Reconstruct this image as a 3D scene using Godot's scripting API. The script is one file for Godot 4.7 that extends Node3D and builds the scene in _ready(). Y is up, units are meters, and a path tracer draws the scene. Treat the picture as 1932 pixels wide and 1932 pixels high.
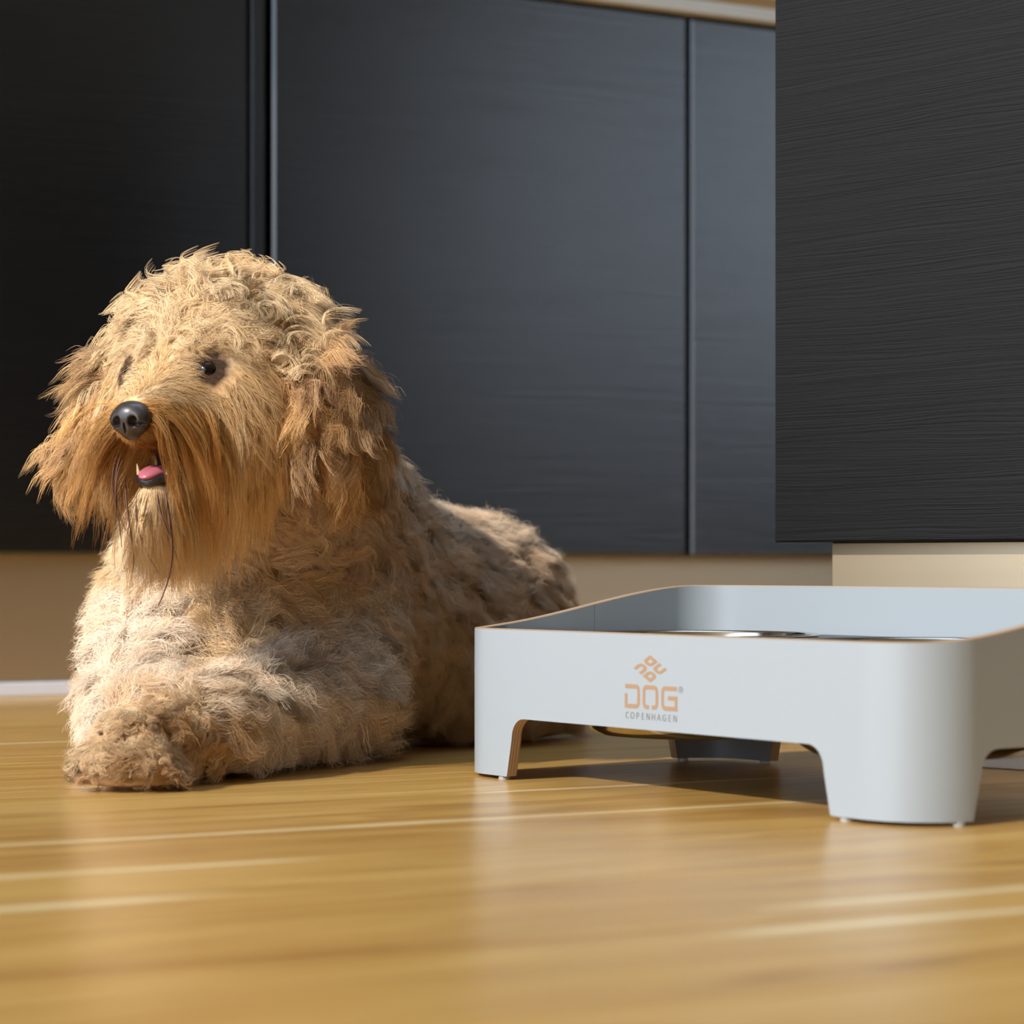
extends Node3D

# world: x right, y up, -z away from the camera; W(x, y, depth)
const CAM_H := 0.146
const FPX := 4767.4
const HORIZON := 1070.0
const ROOM_TURN := 29.0          # the kitchen run and the floorboards recede at 29 degrees
const ROOM_AT := Vector2(-0.5687, 2.806)  # a point on the cabinet fronts (x, depth)

var M := {}
var used := {}


func W(x: float, y: float, d: float) -> Vector3:
	return Vector3(x, y, -d)


# room frame: a along the cabinet run (to the right and away), b out from it into the room
func R(a: float, y: float, b: float) -> Vector3:
	var t := deg_to_rad(ROOM_TURN)
	return W(ROOM_AT.x + a * cos(t) + b * sin(t), y, ROOM_AT.y + a * sin(t) - b * cos(t))


func mat(key: String, c: Color, rough := 0.5, metal := 0.0, spec := 0.5) -> StandardMaterial3D:
	var m := StandardMaterial3D.new()
	m.resource_name = key
	m.albedo_color = c
	m.roughness = rough
	m.metallic = metal
	m.metallic_specular = spec
	M[key] = m
	return m


func rgb8(r: int, g: int, b: int) -> Color:
	return Color(r / 255.0, g / 255.0, b / 255.0)


func numbered(called: String) -> String:
	used[called] = used.get(called, 0) + 1
	return called if used[called] == 1 else "%s_%03d" % [called, used[called] - 1]


func thing(called: String, label: String, category: String, at: Vector3, turn := 0.0) -> Node3D:
	var o := Node3D.new()
	o.name = numbered(called)
	add_child(o)
	o.position = at
	o.rotation.y = turn
	o.set_meta("label", label)
	o.set_meta("category", category)
	return o


func obj(called: String, mesh: Mesh, m: Material, parent: Node = self) -> MeshInstance3D:
	var o := MeshInstance3D.new()
	o.name = numbered(called) if parent == self else called
	o.mesh = mesh
	o.material_override = m
	parent.add_child(o, true)
	return o


func struct_node(called: String, at: Vector3, turn := 0.0) -> Node3D:
	var o := Node3D.new()
	o.name = numbered(called)
	add_child(o)
	o.position = at
	o.rotation.y = turn
	o.set_meta("kind", "structure")
	return o


func st_new() -> SurfaceTool:
	var st := SurfaceTool.new()
	st.begin(Mesh.PRIMITIVE_TRIANGLES)
	return st


# a quad a b c d, counter-clockwise seen from outside
func quad(st: SurfaceTool, a: Vector3, b: Vector3, c: Vector3, d: Vector3, ua := Vector2.ZERO, ub := Vector2.ZERO, uc := Vector2.ZERO, ud := Vector2.ZERO) -> void:
	for v in [[a, ua], [c, uc], [b, ub], [a, ua], [d, ud], [c, uc]]:
		st.set_uv(v[1])
		st.add_vertex(v[0])


func tri(st: SurfaceTool, a: Vector3, b: Vector3, c: Vector3) -> void:
	st.add_vertex(a)
	st.add_vertex(c)
	st.add_vertex(b)


# a box with chamfered edges between two corners
func add_box(st: SurfaceTool, lo: Vector3, hi: Vector3, ch := 0.0) -> void:
	st.set_smooth_group(-1)
	var c := (lo + hi) / 2.0
	var h := (hi - lo) / 2.0
	ch = minf(ch, minf(h.x, minf(h.y, h.z)) * 0.9)
	var P := func(sx: float, sy: float, sz: float, k: int) -> Vector3:
		var e := Vector3(h.x - ch, h.y - ch, h.z - ch)
		e[k] = h[k]
		return c + Vector3(sx * e.x, sy * e.y, sz * e.z)
	for k in 3:
		var i := (k + 1) % 3
		var j := (k + 2) % 3
		for s in [-1.0, 1.0]:
			var q := []
			for w in [[-1, -1], [1, -1], [1, 1], [-1, 1]]:
				var v := Vector3.ZERO
				v[k] = s
				v[i] = w[0]
				v[j] = w[1]
				q.append(P.call(v.x, v.y, v.z, k))
			if s > 0:
				quad(st, q[0], q[1], q[2], q[3])
			else:
				quad(st, q[3], q[2], q[1], q[0])
	if ch <= 0.0:
		return
	for k in 3:  # edges along axis k
		var i := (k + 1) % 3
		var j := (k + 2) % 3
		for si in [-1.0, 1.0]:
			for sj in [-1.0, 1.0]:
				var q := []
				for w in [[-1.0, i], [1.0, i], [1.0, j], [-1.0, j]]:
					var v := Vector3.ZERO
					v[k] = w[0]
					v[i] = si
					v[j] = sj
					q.append(P.call(v.x, v.y, v.z, w[1]))
				if si * sj > 0:
					quad(st, q[3], q[2], q[1], q[0])
				else:
					quad(st, q[0], q[1], q[2], q[3])
	for sx in [-1.0, 1.0]:
		for sy in [-1.0, 1.0]:
			for sz in [-1.0, 1.0]:
				var a: Vector3 = P.call(sx, sy, sz, 0)
				var b: Vector3 = P.call(sx, sy, sz, 1)
				var d: Vector3 = P.call(sx, sy, sz, 2)
				if sx * sy * sz > 0:
					tri(st, a, b, d)
				else:
					tri(st, a, d, b)


func box_mesh(lo: Vector3, hi: Vector3, ch := 0.0) -> ArrayMesh:
	var st := st_new()
	add_box(st, lo, hi, ch)
	st.generate_normals()
	return st.commit()


# a lathed profile of (radius, height) points round the y axis
func lathe(profile: PackedVector2Array, n := 96) -> ArrayMesh:
	var st := st_new()
	st.set_smooth_group(0)
	for k in n:
		var a := TAU * k / n
		var b := TAU * (k + 1) / n
		for i in profile.size() - 1:
			var p := profile[i]
			var q := profile[i + 1]
			quad(st, Vector3(p.x * cos(a), p.y, -p.x * sin(a)), Vector3(p.x * cos(b), p.y, -p.x * sin(b)), Vector3(q.x * cos(b), q.y, -q.x * sin(b)), Vector3(q.x * cos(a), q.y, -q.x * sin(a)))
	st.generate_normals()
	return st.commit()


# a round tube along points, its radius given at each
func add_tube(st: SurfaceTool, pts: Array, radii: Array, sides := 8) -> void:
	st.set_smooth_group(0)
	var rings := []
	var side := Vector3(0.31, 0.5, 0.81)
	for i in pts.size():
		var t: Vector3 = (pts[mini(i + 1, pts.size() - 1)] - pts[maxi(i - 1, 0)]).normalized()
		side = (side - t * side.dot(t)).normalized()
		var up := t.cross(side)
		var ring := []
		for k in sides:
			ring.append(pts[i] + (side * cos(TAU * k / sides) + up * sin(TAU * k / sides)) * radii[i])
		rings.append(ring)
	for i in pts.size() - 1:
		for k in sides:
			quad(st, rings[i][k], rings[i][(k + 1) % sides], rings[i + 1][(k + 1) % sides], rings[i + 1][k])


func sstep(a: float, b: float, x: float) -> float:
	var t := clampf((x - a) / (b - a), 0.0, 1.0)
	return t * t * (3.0 - 2.0 * t)


func _ready() -> void:
	# ---- camera
	var cam := Camera3D.new()
	cam.name = "camera"
	var lens := CameraAttributesPhysical.new()
	lens.frustum_focal_length = 50.0
	lens.exposure_aperture = 4.6
	lens.frustum_focus_distance = 1.80
	lens.frustum_near = 0.05
	lens.frustum_far = 60.0
	cam.attributes = lens
	cam.position = W(0, CAM_H, 0)
	cam.near = 0.05
	cam.far = 60.0
	cam.projection = Camera3D.PROJECTION_FRUSTUM
	cam.size = 1932.0 / FPX * 0.05
	cam.frustum_offset = Vector2(0, (HORIZON - 966.0) / FPX * 0.05)
	add_child(cam)
	cam.current = true
	# ---- sky, sun, exposure
	var env := Environment.new()
	env.tonemap_mode = Environment.TONE_MAPPER_LINEAR
	env.tonemap_exposure = 1.0
	env.sdfgi_enabled = true
	env.ssao_enabled = true
	env.ssil_enabled = true
	env.background_mode = Environment.BG_SKY
	var sky := ProceduralSkyMaterial.new()
	sky.sky_top_color = rgb8(172, 198, 228)
	sky.sky_horizon_color = rgb8(225, 232, 240)
	sky.ground_horizon_color = rgb8(190, 190, 180)
	sky.ground_bottom_color = rgb8(150, 150, 135)
	sky.energy_multiplier = 4.3
	env.sky = Sky.new()
	env.sky.sky_material = sky
	var we := WorldEnvironment.new()
	we.name = "environment"
	we.environment = env
	add_child(we)
	var sun := DirectionalLight3D.new()
	sun.name = "sun"
	sun.light_color = rgb8(255, 248, 238)
	sun.light_energy = 1.4
	sun.light_angular_distance = 0.9
	sun.shadow_enabled = true
	sun.sky_mode = DirectionalLight3D.SKY_MODE_LIGHT_ONLY
	var az := deg_to_rad(41.0)
	var el := deg_to_rad(35.7)
	var towards := Vector3(cos(az) * cos(el), -sin(el), -sin(az) * cos(el))
	sun.transform = Transform3D(Basis.looking_at(towards, Vector3.UP), Vector3(-4, 4, 0))
	add_child(sun)
	materials()
	room()
	kitchen()
	feeder()
	dog()


# ------------------------------------------------------------------ materials

func noise_tex(w: int, h: int, f: Callable, srgb_ramp: Array) -> ImageTexture:
	var im := Image.create(w, h, false, Image.FORMAT_RGB8)
	for y in h:
		for x in w:
			var v: float = clampf(f.call(x, y), 0.0, 1.0)
			var k := v * (srgb_ramp.size() - 1)
			var i := mini(int(k), srgb_ramp.size() - 2)
			im.set_pixel(x, y, (srgb_ramp[i] as Color).lerp(srgb_ramp[i + 1], k - i))
	return ImageTexture.create_from_image(im)


func materials() -> void:
	mat("plaster", rgb8(140, 131, 120), 0.9)
	mat("ceiling_paint", rgb8(236, 234, 230), 0.9)
	mat("screed", rgb8(120, 100, 80), 0.9)
	mat("window_frame", rgb8(60, 60, 62), 0.5)
	var glass := mat("window_glass", Color(1, 1, 1, 0.04), 0.02)
	glass.transparency = BaseMaterial3D.TRANSPARENCY_ALPHA
	mat("steel_plinth", rgb8(208, 190, 160), 0.40, 0.8)
	mat("seal_strip", rgb8(240, 240, 246), 0.45)
	mat("worktop_white", rgb8(240, 238, 232), 0.35)
	mat("worktop_tan", rgb8(190, 150, 92), 0.5)
	mat("worktop_trim", rgb8(232, 226, 212), 0.4)
	mat("carcass", rgb8(26, 25, 25), 0.7)
	# open-pored black ash: fine horizontal grain, darker pores
	var n := FastNoiseLite.new()
	n.seed = 4
	n.frequency = 1.0
	n.fractal_octaves = 3
	var ash := func(x: int, y: int) -> float:
		var warp := n.get_noise_2d(x * 0.0025, y * 0.010) * 10.0
		var lines := n.get_noise_2d(x * 0.0030 + 40.0, (y + warp) * 0.30)
		return 0.55 + lines * 0.9 + n.get_noise_2d(x * 0.05 + 9.0, y * 0.9) * 0.25
	var ash_tone := noise_tex(512, 512, ash, [rgb8(20, 20, 21), rgb8(43, 42, 43), rgb8(54, 53, 54)])
	var ash_relief := noise_tex(512, 512, ash, [Color.BLACK, Color.WHITE])
	for who in [["black_ash", 0.27, 0.78, 2.6, 0.44, 0.013], ["black_ash_island", 0.62, 0.35, 4.5, 0.5, 0.02]]:
		var m := mat(who[0], Color(who[4], who[4], who[4]), who[1], 0.0, who[2])
		m.albedo_texture = ash_tone
		m.heightmap_enabled = true
		m.heightmap_texture = ash_relief
		m.heightmap_scale = who[5]
		m.uv1_scale = Vector3(who[3] * 0.5, who[3], 1)


# ------------------------------------------------------------------ room shell

func board_tex(row: int, streaks: Array, u0: float, ulen: float) -> ImageTexture:
	# oak: along u the board's length (ulen metres), along v its width (0.1467 m); pale sapwood streaks where given [v, from, to, width]
	var w := 768
	var h := 128
	var im := Image.create(w, h, false, Image.FORMAT_RGB8)
	var n := FastNoiseLite.new()
	n.seed = 100 + row
	n.frequency = 1.0
	n.fractal_octaves = 3
	var r := RandomNumberGenerator.new()
	r.seed = 77 + row
	var tone := r.randf_range(-0.10, 0.10)
	var dark := rgb8(156, 110, 52)
	var mid := rgb8(190, 147, 78)
	var pale := rgb8(208, 169, 100)
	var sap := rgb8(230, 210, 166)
	for y in h:
		var v := y / float(h)
		for x in w:
			var q := u0 + ulen * x / w
			var warp := n.get_noise_2d(q * 1.1, v * 1.5 + 7.0) * 0.35
			var g := n.get_noise_2d(q * 1.3, (v + warp) * 9.0)
			var fine := n.get_noise_2d(q * 9.0 + 30.0, v * 60.0)
			var k := 0.5 + tone + g * 0.6 + fine * 0.2
			var c := dark.lerp(mid, clampf(k * 2.0, 0, 1)).lerp(pale, clampf(k * 2.0 - 1.0, 0, 1))
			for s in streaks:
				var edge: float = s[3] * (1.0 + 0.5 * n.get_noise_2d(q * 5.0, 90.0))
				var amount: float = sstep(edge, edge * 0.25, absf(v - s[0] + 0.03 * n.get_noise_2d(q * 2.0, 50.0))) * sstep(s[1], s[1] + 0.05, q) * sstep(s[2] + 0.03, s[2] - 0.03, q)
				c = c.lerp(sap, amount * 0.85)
			im.set_pixel(x, y, c)
	return ImageTexture.create_from_image(im)


func room() -> void:
	var turn := deg_to_rad(ROOM_TURN)
	# floor: a slab and the boards laid on it; coordinates q along the boards, p across (p = depth*cos - x*sin)
	var floor_node := struct_node("floor", Vector3.ZERO, turn)
	# local axes of the floor node: +x along the boards, -z across them, away from the camera
	obj("subfloor", box_mesh(Vector3(-3.4, -0.12, -2.9), Vector3(5.4, -0.016, 3.2)), M.screed, floor_node)
	var width := 0.1467
	var p0 := 1.298
	# streaks: p, q from, q to, half width
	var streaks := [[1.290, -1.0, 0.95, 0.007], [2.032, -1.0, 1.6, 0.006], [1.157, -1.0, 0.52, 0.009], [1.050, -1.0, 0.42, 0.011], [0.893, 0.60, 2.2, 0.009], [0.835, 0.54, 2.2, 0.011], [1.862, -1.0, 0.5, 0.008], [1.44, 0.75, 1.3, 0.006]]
	var shared := []
	for k in 3:
		shared.append(board_material(board_tex(40 + k, [], 0.0, 2.6)))
	var meshes := {}
	for row in range(-29, 12):
		var p := p0 + row * width
		if p < -2.9 or p > 2.86:
			continue
		var shown := p > 0.25 and p < 2.2
		var r := RandomNumberGenerator.new()
		r.seed = 900 + row
		var cuts := [-3.3]
		if shown:
			cuts.append(-0.62 - r.randf() * 0.2)
			cuts.append(cuts[1] + 2.6)
			cuts.append(5.3)
		else:
			cuts.append(-3.3 + r.randf_range(0.6, 2.4))
			while cuts[-1] < 3.0:
				cuts.append(cuts[-1] + 2.2)
			cuts.append(5.3)
		for i in cuts.size() - 1:
			var len: float = cuts[i + 1] - cuts[i]
			var key := "%.3f" % len
			if not meshes.has(key):
				meshes[key] = board_mesh(len, width)
			var m: Material = shared[(row + i + 60) % 3]
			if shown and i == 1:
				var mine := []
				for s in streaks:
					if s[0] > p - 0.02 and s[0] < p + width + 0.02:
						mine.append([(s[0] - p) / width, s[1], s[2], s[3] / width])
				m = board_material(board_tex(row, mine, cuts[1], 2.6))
			var o := obj("plank", meshes[key], m, floor_node)
			o.position = Vector3(cuts[i], 0, -p)
	# walls with thickness round the room; b from -0.62 (behind the units) to 4.9, a from -2.2 to 4.0
	var top := 2.8
	var parts := [
		["wall_back", Vector3(-2.45, 0, -0.87), Vector3(4.25, top, -0.62)],
	]
	for w in parts:
		var o := obj(w[0], box_mesh(room_box(w[1]), room_box(w[2])), M.plaster)
		o.set_meta("kind", "structure")
		o.transform = room_place()
	# left wall: a wide glazed opening
	wall_with_window("wall_left", "window_1", -2.45, -2.2, -0.62, 4.9, top, 0.05, 2.95, 0.06, 2.76)
	# right wall: a window over a sill
	wall_with_window("wall_right", "window_2", 4.0, 4.25, -0.62, 4.9, top, 2.9, 4.85, 0.6, 2.5)
	# front wall behind the camera; window added at right for sheen on the units
	front_wall(top)
	# ceiling with an added roof window that fills the shadows from above
	var cs := st_new()
	var lo := Vector3(-2.45, top, -0.87)
	var hi := Vector3(4.25, top + 0.2, 5.15)
	var w0 := Vector3(-1.1, top, 0.3)
	var w1 := Vector3(1.0, top + 0.2, 1.8)
	add_box(cs, lo, Vector3(w0.x, hi.y, hi.z))
	add_box(cs, Vector3(w1.x, lo.y, lo.z), hi)
	add_box(cs, Vector3(w0.x, lo.y, lo.z), Vector3(w1.x, hi.y, w0.z))
	add_box(cs, Vector3(w0.x, lo.y, w1.z), Vector3(w1.x, hi.y, hi.z))
	cs.generate_normals()
	var c := obj("ceiling", cs.commit(), M.ceiling_paint)
	c.set_meta("kind", "structure")
	c.transform = room_place()
	var added_roof_window := struct_node("added_window_4", Vector3.ZERO)
	added_roof_window.transform = room_place()
	var fr := st_new()
	var y := top + 0.1
	add_box(fr, Vector3(w0.x, y, w0.z), Vector3(w1.x, y + 0.05, w0.z + 0.05))
	add_box(fr, Vector3(w0.x, y, w1.z - 0.05), Vector3(w1.x, y + 0.05, w1.z))
	add_box(fr, Vector3(w0.x, y, w0.z + 0.05), Vector3(w0.x + 0.05, y + 0.05, w1.z - 0.05))
	add_box(fr, Vector3(w1.x - 0.05, y, w0.z + 0.05), Vector3(w1.x, y + 0.05, w1.z - 0.05))
	fr.generate_normals()
	obj("window_frame", fr.commit(), M.window_frame, added_roof_window)
	var gl := st_new()
	quad(gl, Vector3(w0.x + 0.05, y + 0.025, w0.z + 0.05), Vector3(w0.x + 0.05, y + 0.025, w1.z - 0.05), Vector3(w1.x - 0.05, y + 0.025, w1.z - 0.05), Vector3(w1.x - 0.05, y + 0.025, w0.z + 0.05))
	gl.generate_normals()
	obj("pane", gl.commit(), M.window_glass, added_roof_window)


func front_wall(top: float) -> void:
	var at := room_place() * Transform3D(Basis(Vector3.UP, -PI / 2), Vector3.ZERO)
	wall_with_window("wall_front", "added_window_3", 4.9, 5.15, -4.25, 2.45, top, -3.95, -3.3, 0.6, 2.5, at)  # unseen window put in to brighten the cabinet reflections


# room-frame boxes are written (a, y, b); the placed node has +x along a and +z along b
func room_box(v: Vector3) -> Vector3:
	return v


func room_place() -> Transform3D:
	return Transform3D(Basis(Vector3.UP, deg_to_rad(ROOM_TURN)), R(0, 0, 0))


func wall_with_window(called: String, pane: String, a0: float, a1: float, b0: float, b1: float, top: float, wb0: float, wb1: float, wy0: float, wy1: float, at := room_place()) -> void:
	var st := st_new()
	add_box(st, Vector3(a0, 0, b0), Vector3(a1, top, wb0))
	add_box(st, Vector3(a0, 0, wb1), Vector3(a1, top, b1))
	add_box(st, Vector3(a0, 0, wb0), Vector3(a1, wy0, wb1))
	add_box(st, Vector3(a0, wy1, wb0), Vector3(a1, top, wb1))
	st.generate_normals()
	var o := obj(called, st.commit(), M.plaster)
	o.set_meta("kind", "structure")
	o.transform = at
	var win := struct_node(pane, Vector3.ZERO)
	win.transform = at
	var mid := (a0 + a1) / 2.0
	var f := st_new()
	var t := 0.05
	add_box(f, Vector3(mid - 0.03, wy0, wb0), Vector3(mid + 0.03, wy1, wb0 + t), 0.003)
	add_box(f, Vector3(mid - 0.03, wy0, wb1 - t), Vector3(mid + 0.03, wy1, wb1), 0.003)
	add_box(f, Vector3(mid - 0.03, wy0, wb0 + t), Vector3(mid + 0.03, wy0 + t, wb1 - t), 0.003)
	add_box(f, Vector3(mid - 0.03, wy1 - t, wb0 + t), Vector3(mid + 0.03, wy1, wb1 - t), 0.003)
	f.generate_normals()
	obj("window_frame", f.commit(), M.window_frame, win)
	var g := st_new()
	quad(g, Vector3(mid, wy0 + t, wb0 + t), Vector3(mid, wy0 + t, wb1 - t), Vector3(mid, wy1 - t, wb1 - t), Vector3(mid, wy1 - t, wb0 + t))
	g.generate_normals()
	obj("pane", g.commit(), M.window_glass, win)


func board_material(t: ImageTexture) -> StandardMaterial3D:
	var m := StandardMaterial3D.new()
	m.resource_name = "oak_board"
	m.albedo_texture = t
	m.roughness = 0.28
	m.metallic_specular = 0.5
	return m


# a floorboard from x 0..len, z -width..0, its top at y 0, with small bevels along its edges
func board_mesh(length: float, width: float) -> ArrayMesh:
	var st := st_new()
	st.set_smooth_group(-1)
	var g := 0.0003
	var bv := 0.0008
	var x0 := g
	var x1 := length - g
	var z0 := -g
	var z1 := -width + g
	var uv := func(v: Vector3) -> Vector2: return Vector2(v.x / length, -v.z / width)
	var faces := [
		[Vector3(x0 + bv, 0, z0 - bv), Vector3(x1 - bv, 0, z0 - bv), Vector3(x1 - bv, 0, z1 + bv), Vector3(x0 + bv, 0, z1 + bv)],
		[Vector3(x0, -bv, z0), Vector3(x1, -bv, z0), Vector3(x1 - bv, 0, z0 - bv), Vector3(x0 + bv, 0, z0 - bv)],
		[Vector3(x1, -bv, z1), Vector3(x0, -bv, z1), Vector3(x0 + bv, 0, z1 + bv), Vector3(x1 - bv, 0, z1 + bv)],
		[Vector3(x1, -bv, z0), Vector3(x1, -bv, z1), Vector3(x1 - bv, 0, z1 + bv), Vector3(x1 - bv, 0, z0 - bv)],
		[Vector3(x0, -bv, z1), Vector3(x0, -bv, z0), Vector3(x0 + bv, 0, z0 - bv), Vector3(x0 + bv, 0, z1 + bv)],
		[Vector3(x0, -0.016, z0), Vector3(x1, -0.016, z0), Vector3(x1, -bv, z0), Vector3(x0, -bv, z0)],
		[Vector3(x1, -0.016, z1), Vector3(x0, -0.016, z1), Vector3(x0, -bv, z1), Vector3(x1, -bv, z1)],
		[Vector3(x1, -0.016, z0), Vector3(x1, -0.016, z1), Vector3(x1, -bv, z1), Vector3(x1, -bv, z0)],
		[Vector3(x0, -0.016, z1), Vector3(x0, -0.016, z0), Vector3(x0, -bv, z0), Vector3(x0, -bv, z1)],
	]
	for q in faces:
		quad(st, q[0], q[1], q[2], q[3], uv.call(q[0]), uv.call(q[1]), uv.call(q[2]), uv.call(q[3]))
	st.generate_normals()
	return st.commit()


# ------------------------------------------------------------------ kitchen units

# a door or panel lying in the x-y plane, its face at z = 0 towards +z, UVs in metres
func panel_mesh(x0: float, x1: float, y0: float, y1: float, thick: float, ch := 0.0015) -> ArrayMesh:
	var st := st_new()
	st.set_smooth_group(-1)
	var f := func(x: float, y: float, z: float) -> Vector3: return Vector3(x, y, z)
	var a := [Vector3(x0 + ch, y0 + ch, 0), Vector3(x1 - ch, y0 + ch, 0), Vector3(x1 - ch, y1 - ch, 0), Vector3(x0 + ch, y1 - ch, 0)]
	var b := [Vector3(x0, y0, -ch), Vector3(x1, y0, -ch), Vector3(x1, y1, -ch), Vector3(x0, y1, -ch)]
	var c := [Vector3(x0, y0, -thick), Vector3(x1, y0, -thick), Vector3(x1, y1, -thick), Vector3(x0, y1, -thick)]
	var uv := func(v: Vector3) -> Vector2: return Vector2(v.x + v.z, v.y)
	quad(st, a[0], a[1], a[2], a[3], uv.call(a[0]), uv.call(a[1]), uv.call(a[2]), uv.call(a[3]))
	for k in 4:
		var j := (k + 1) % 4
		quad(st, b[k], b[j], a[j], a[k], uv.call(b[k]), uv.call(b[j]), uv.call(a[j]), uv.call(a[k]))
		quad(st, c[k], c[j], b[j], b[k], uv.call(c[k]), uv.call(c[j]), uv.call(b[j]), uv.call(b[k]))
	quad(st, c[3], c[2], c[1], c[0])
	st.generate_normals()
	return st.commit()


func kitchen() -> void:
	var turn := deg_to_rad(ROOM_TURN)
	var bottom := 0.1607
	var under := 0.8560
	# doors along the run: a-ranges of each unit's front
	var units := [
		[-1.45, -0.71, "black ash base unit at the far left of the kitchen run"],
		[-0.70, 0.2983, "plain black ash base unit behind the curly dog, left of the filler strip"],
		[0.3300, 0.9072, "wide black ash base unit between the filler strip and the narrow unit"],
		[0.9145, 1.5200, "black ash base unit under the worktop end, beside the kitchen island"],
		[1.5300, 2.1300, "black ash base unit hidden behind the kitchen island"],
	]
	for u in units:
		var w: float = u[1] - u[0]
		var t := thing("base_cabinet", u[2], "cabinet", R(u[0], 0, 0), turn)
		obj("body", box_mesh(Vector3(0.002, bottom + 0.004, -0.60), Vector3(w - 0.002, under - 0.004, -0.021)), M.carcass, t)
		obj("door", panel_mesh(0, w, bottom, under - 0.004, 0.02, 0.003), M.black_ash, t)
	var fs := thing("filler_strip", "narrow black filler strip between two base units of the run", "filler panel", R(0.3015, 0, 0), turn)
	obj("strip", panel_mesh(0, 0.0225, bottom, under - 0.004, 0.02, 0.004), M.black_ash, fs)
	fs.get_child(0).position.z = -0.004
	# plinth, its seal at the floor, worktop
	var pl := thing("kitchen_plinth", "long brushed steel plinth under the black kitchen run", "plinth", R(-1.45, 0, 0), turn)
	obj("board", box_mesh(Vector3(0, 0.016, -0.062), Vector3(3.6, bottom, -0.045), 0.0008), M.steel_plinth, pl)
	obj("seal", box_mesh(Vector3(0, 0.0002, -0.058), Vector3(3.6, 0.0155, -0.040), 0.001), M.seal_strip, pl)
	var wt := thing("worktop", "white kitchen worktop with a tan core and pale edge trim", "worktop", R(-1.46, 0, 0), turn)
	obj("edge_trim", box_mesh(Vector3(0, under, -0.60), Vector3(3.62, under + 0.018, 0.012), 0.002), M.worktop_trim, wt)
	obj("core", box_mesh(Vector3(0, under + 0.018, -0.60), Vector3(3.62, under + 0.030, 0.010), 0.001), M.worktop_tan, wt)
	obj("slab", box_mesh(Vector3(0, under + 0.030, -0.60), Vector3(3.62, under + 0.052, 0.014), 0.002), M.worktop_white, wt)
	# the island on the right: its front runs to the right and towards the camera
	var ang := deg_to_rad(-45.0)
	var setback := 0.015
	var over := 0.0437
	var corner := Vector2(0.245, 1.939)  # plinth corner, x and depth
	var along := Vector2(0.7071, -0.7071)
	var out := Vector2(-0.7071, -0.7071)
	var front := corner + out * setback - along * over
	var cab := thing("kitchen_island", "black ash kitchen island with fine grain on a pale steel plinth beside the dog feeder", "kitchen island", W(front.x, 0, front.y), ang)
	var hb := 0.1652
	for k in 3:  # added length out of view keeps window light off the feeder side
		obj("front_panel", panel_mesh(0, 0.617, hb, 0.863, 0.02, 0.0012), M.black_ash_island, cab).position.x = 0.62 * k
	obj("body", box_mesh(Vector3(0.003, hb + 0.002, -0.58), Vector3(1.854, 0.862, -0.0205)), M.carcass, cab)
	obj("top", box_mesh(Vector3(-0.005, 0.864, -0.59), Vector3(1.865, 0.90, 0.01), 0.002), M.worktop_white, cab)
	var ip := obj("plinth", box_mesh(Vector3(over, 0.019, -0.50), Vector3(1.82, hb, -setback), 0.0012), M.steel_plinth, cab)
	obj("seal", box_mesh(Vector3(over, 0.0002, -0.49), Vector3(1.82, 0.0185, -setback + 0.004), 0.001), M.seal_strip, cab)
	ip.set_meta("label", "pale brushed steel plinth")


# ------------------------------------------------------------------ feeder

const FL := 0.4727
const FW := 0.2433
const FR := 0.0457
const FT := 0.008
const F_FRONT := 0.1037
const F_BACK := 0.1325
const F_CUT := 0.0428
const F_FOOT := 0.0025


# rounded rectangle: point and outward normal at length s from the middle of the left side, going by the front to the right and round the back
func ring(s: float) -> Array:
	var sx := FL - 2 * FR
	var sz := FW - 2 * FR
	var arc := PI / 2 * FR
	var total := 2 * (sx + sz) + 4 * arc
	s = fposmod(s, total)
	var segs := [sz / 2, arc, sx, arc, sz, arc, sx, arc, sz / 2]
	var k := 0
	while k < 8 and s > segs[k]:
		s -= segs[k]
		k += 1
	match k:
		0: return [Vector3(-FL / 2, 0, s), Vector3(-1, 0, 0)]
		2: return [Vector3(-sx / 2 + s, 0, FW / 2), Vector3(0, 0, 1)]
		4: return [Vector3(FL / 2, 0, sz / 2 - s), Vector3(1, 0, 0)]
		6: return [Vector3(sx / 2 - s, 0, -FW / 2), Vector3(0, 0, -1)]
		8: return [Vector3(-FL / 2, 0, -sz / 2 + s), Vector3(-1, 0, 0)]
	var a0: float = [PI, PI / 2, 0.0, -PI / 2][(k - 1) / 2]
	var c: Vector3 = [Vector3(-sx / 2, 0, sz / 2), Vector3(sx / 2, 0, sz / 2), Vector3(sx / 2, 0, -sz / 2), Vector3(-sx / 2, 0, -sz / 2)][(k - 1) / 2]
	var a := a0 - s / FR
	var n := Vector3(cos(a), 0, sin(a))
	return [c + n * FR, n]


func rim_height(z: float) -> float:
	var f := clampf((z + FW / 2 - 0.028) / (FW - 0.045), 0.0, 1.0)
	return lerpf(F_BACK, F_FRONT, lerpf(f, f * f * (3 - 2 * f), 0.75))


# height of the lower edge: legs at the corners, arched openings between; p = point on the outer face
func lower_edge(p: Vector3, n: Vector3) -> float:
	var e := -1.0
	if absf(n.z) > 0.999:
		e = FL / 2 - absf(p.x) - 0.0715
	elif absf(n.x) > 0.999:
		e = FW / 2 - absf(p.z) - 0.0437
	if e <= 0.0:
		return F_FOOT
	var run := 0.020
	var h := F_CUT - F_FOOT
	if e >= run:
		return F_CUT
	var e1 := 0.006
	var h1 := h * 0.66
	if e < e1:
		return F_FOOT + h1 * e / e1
	var t := (e - e1) / (run - e1)
	return F_FOOT + h1 + (h - h1) * sqrt(maxf(0.0, 1.0 - (1.0 - t) * (1.0 - t)))


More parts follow.
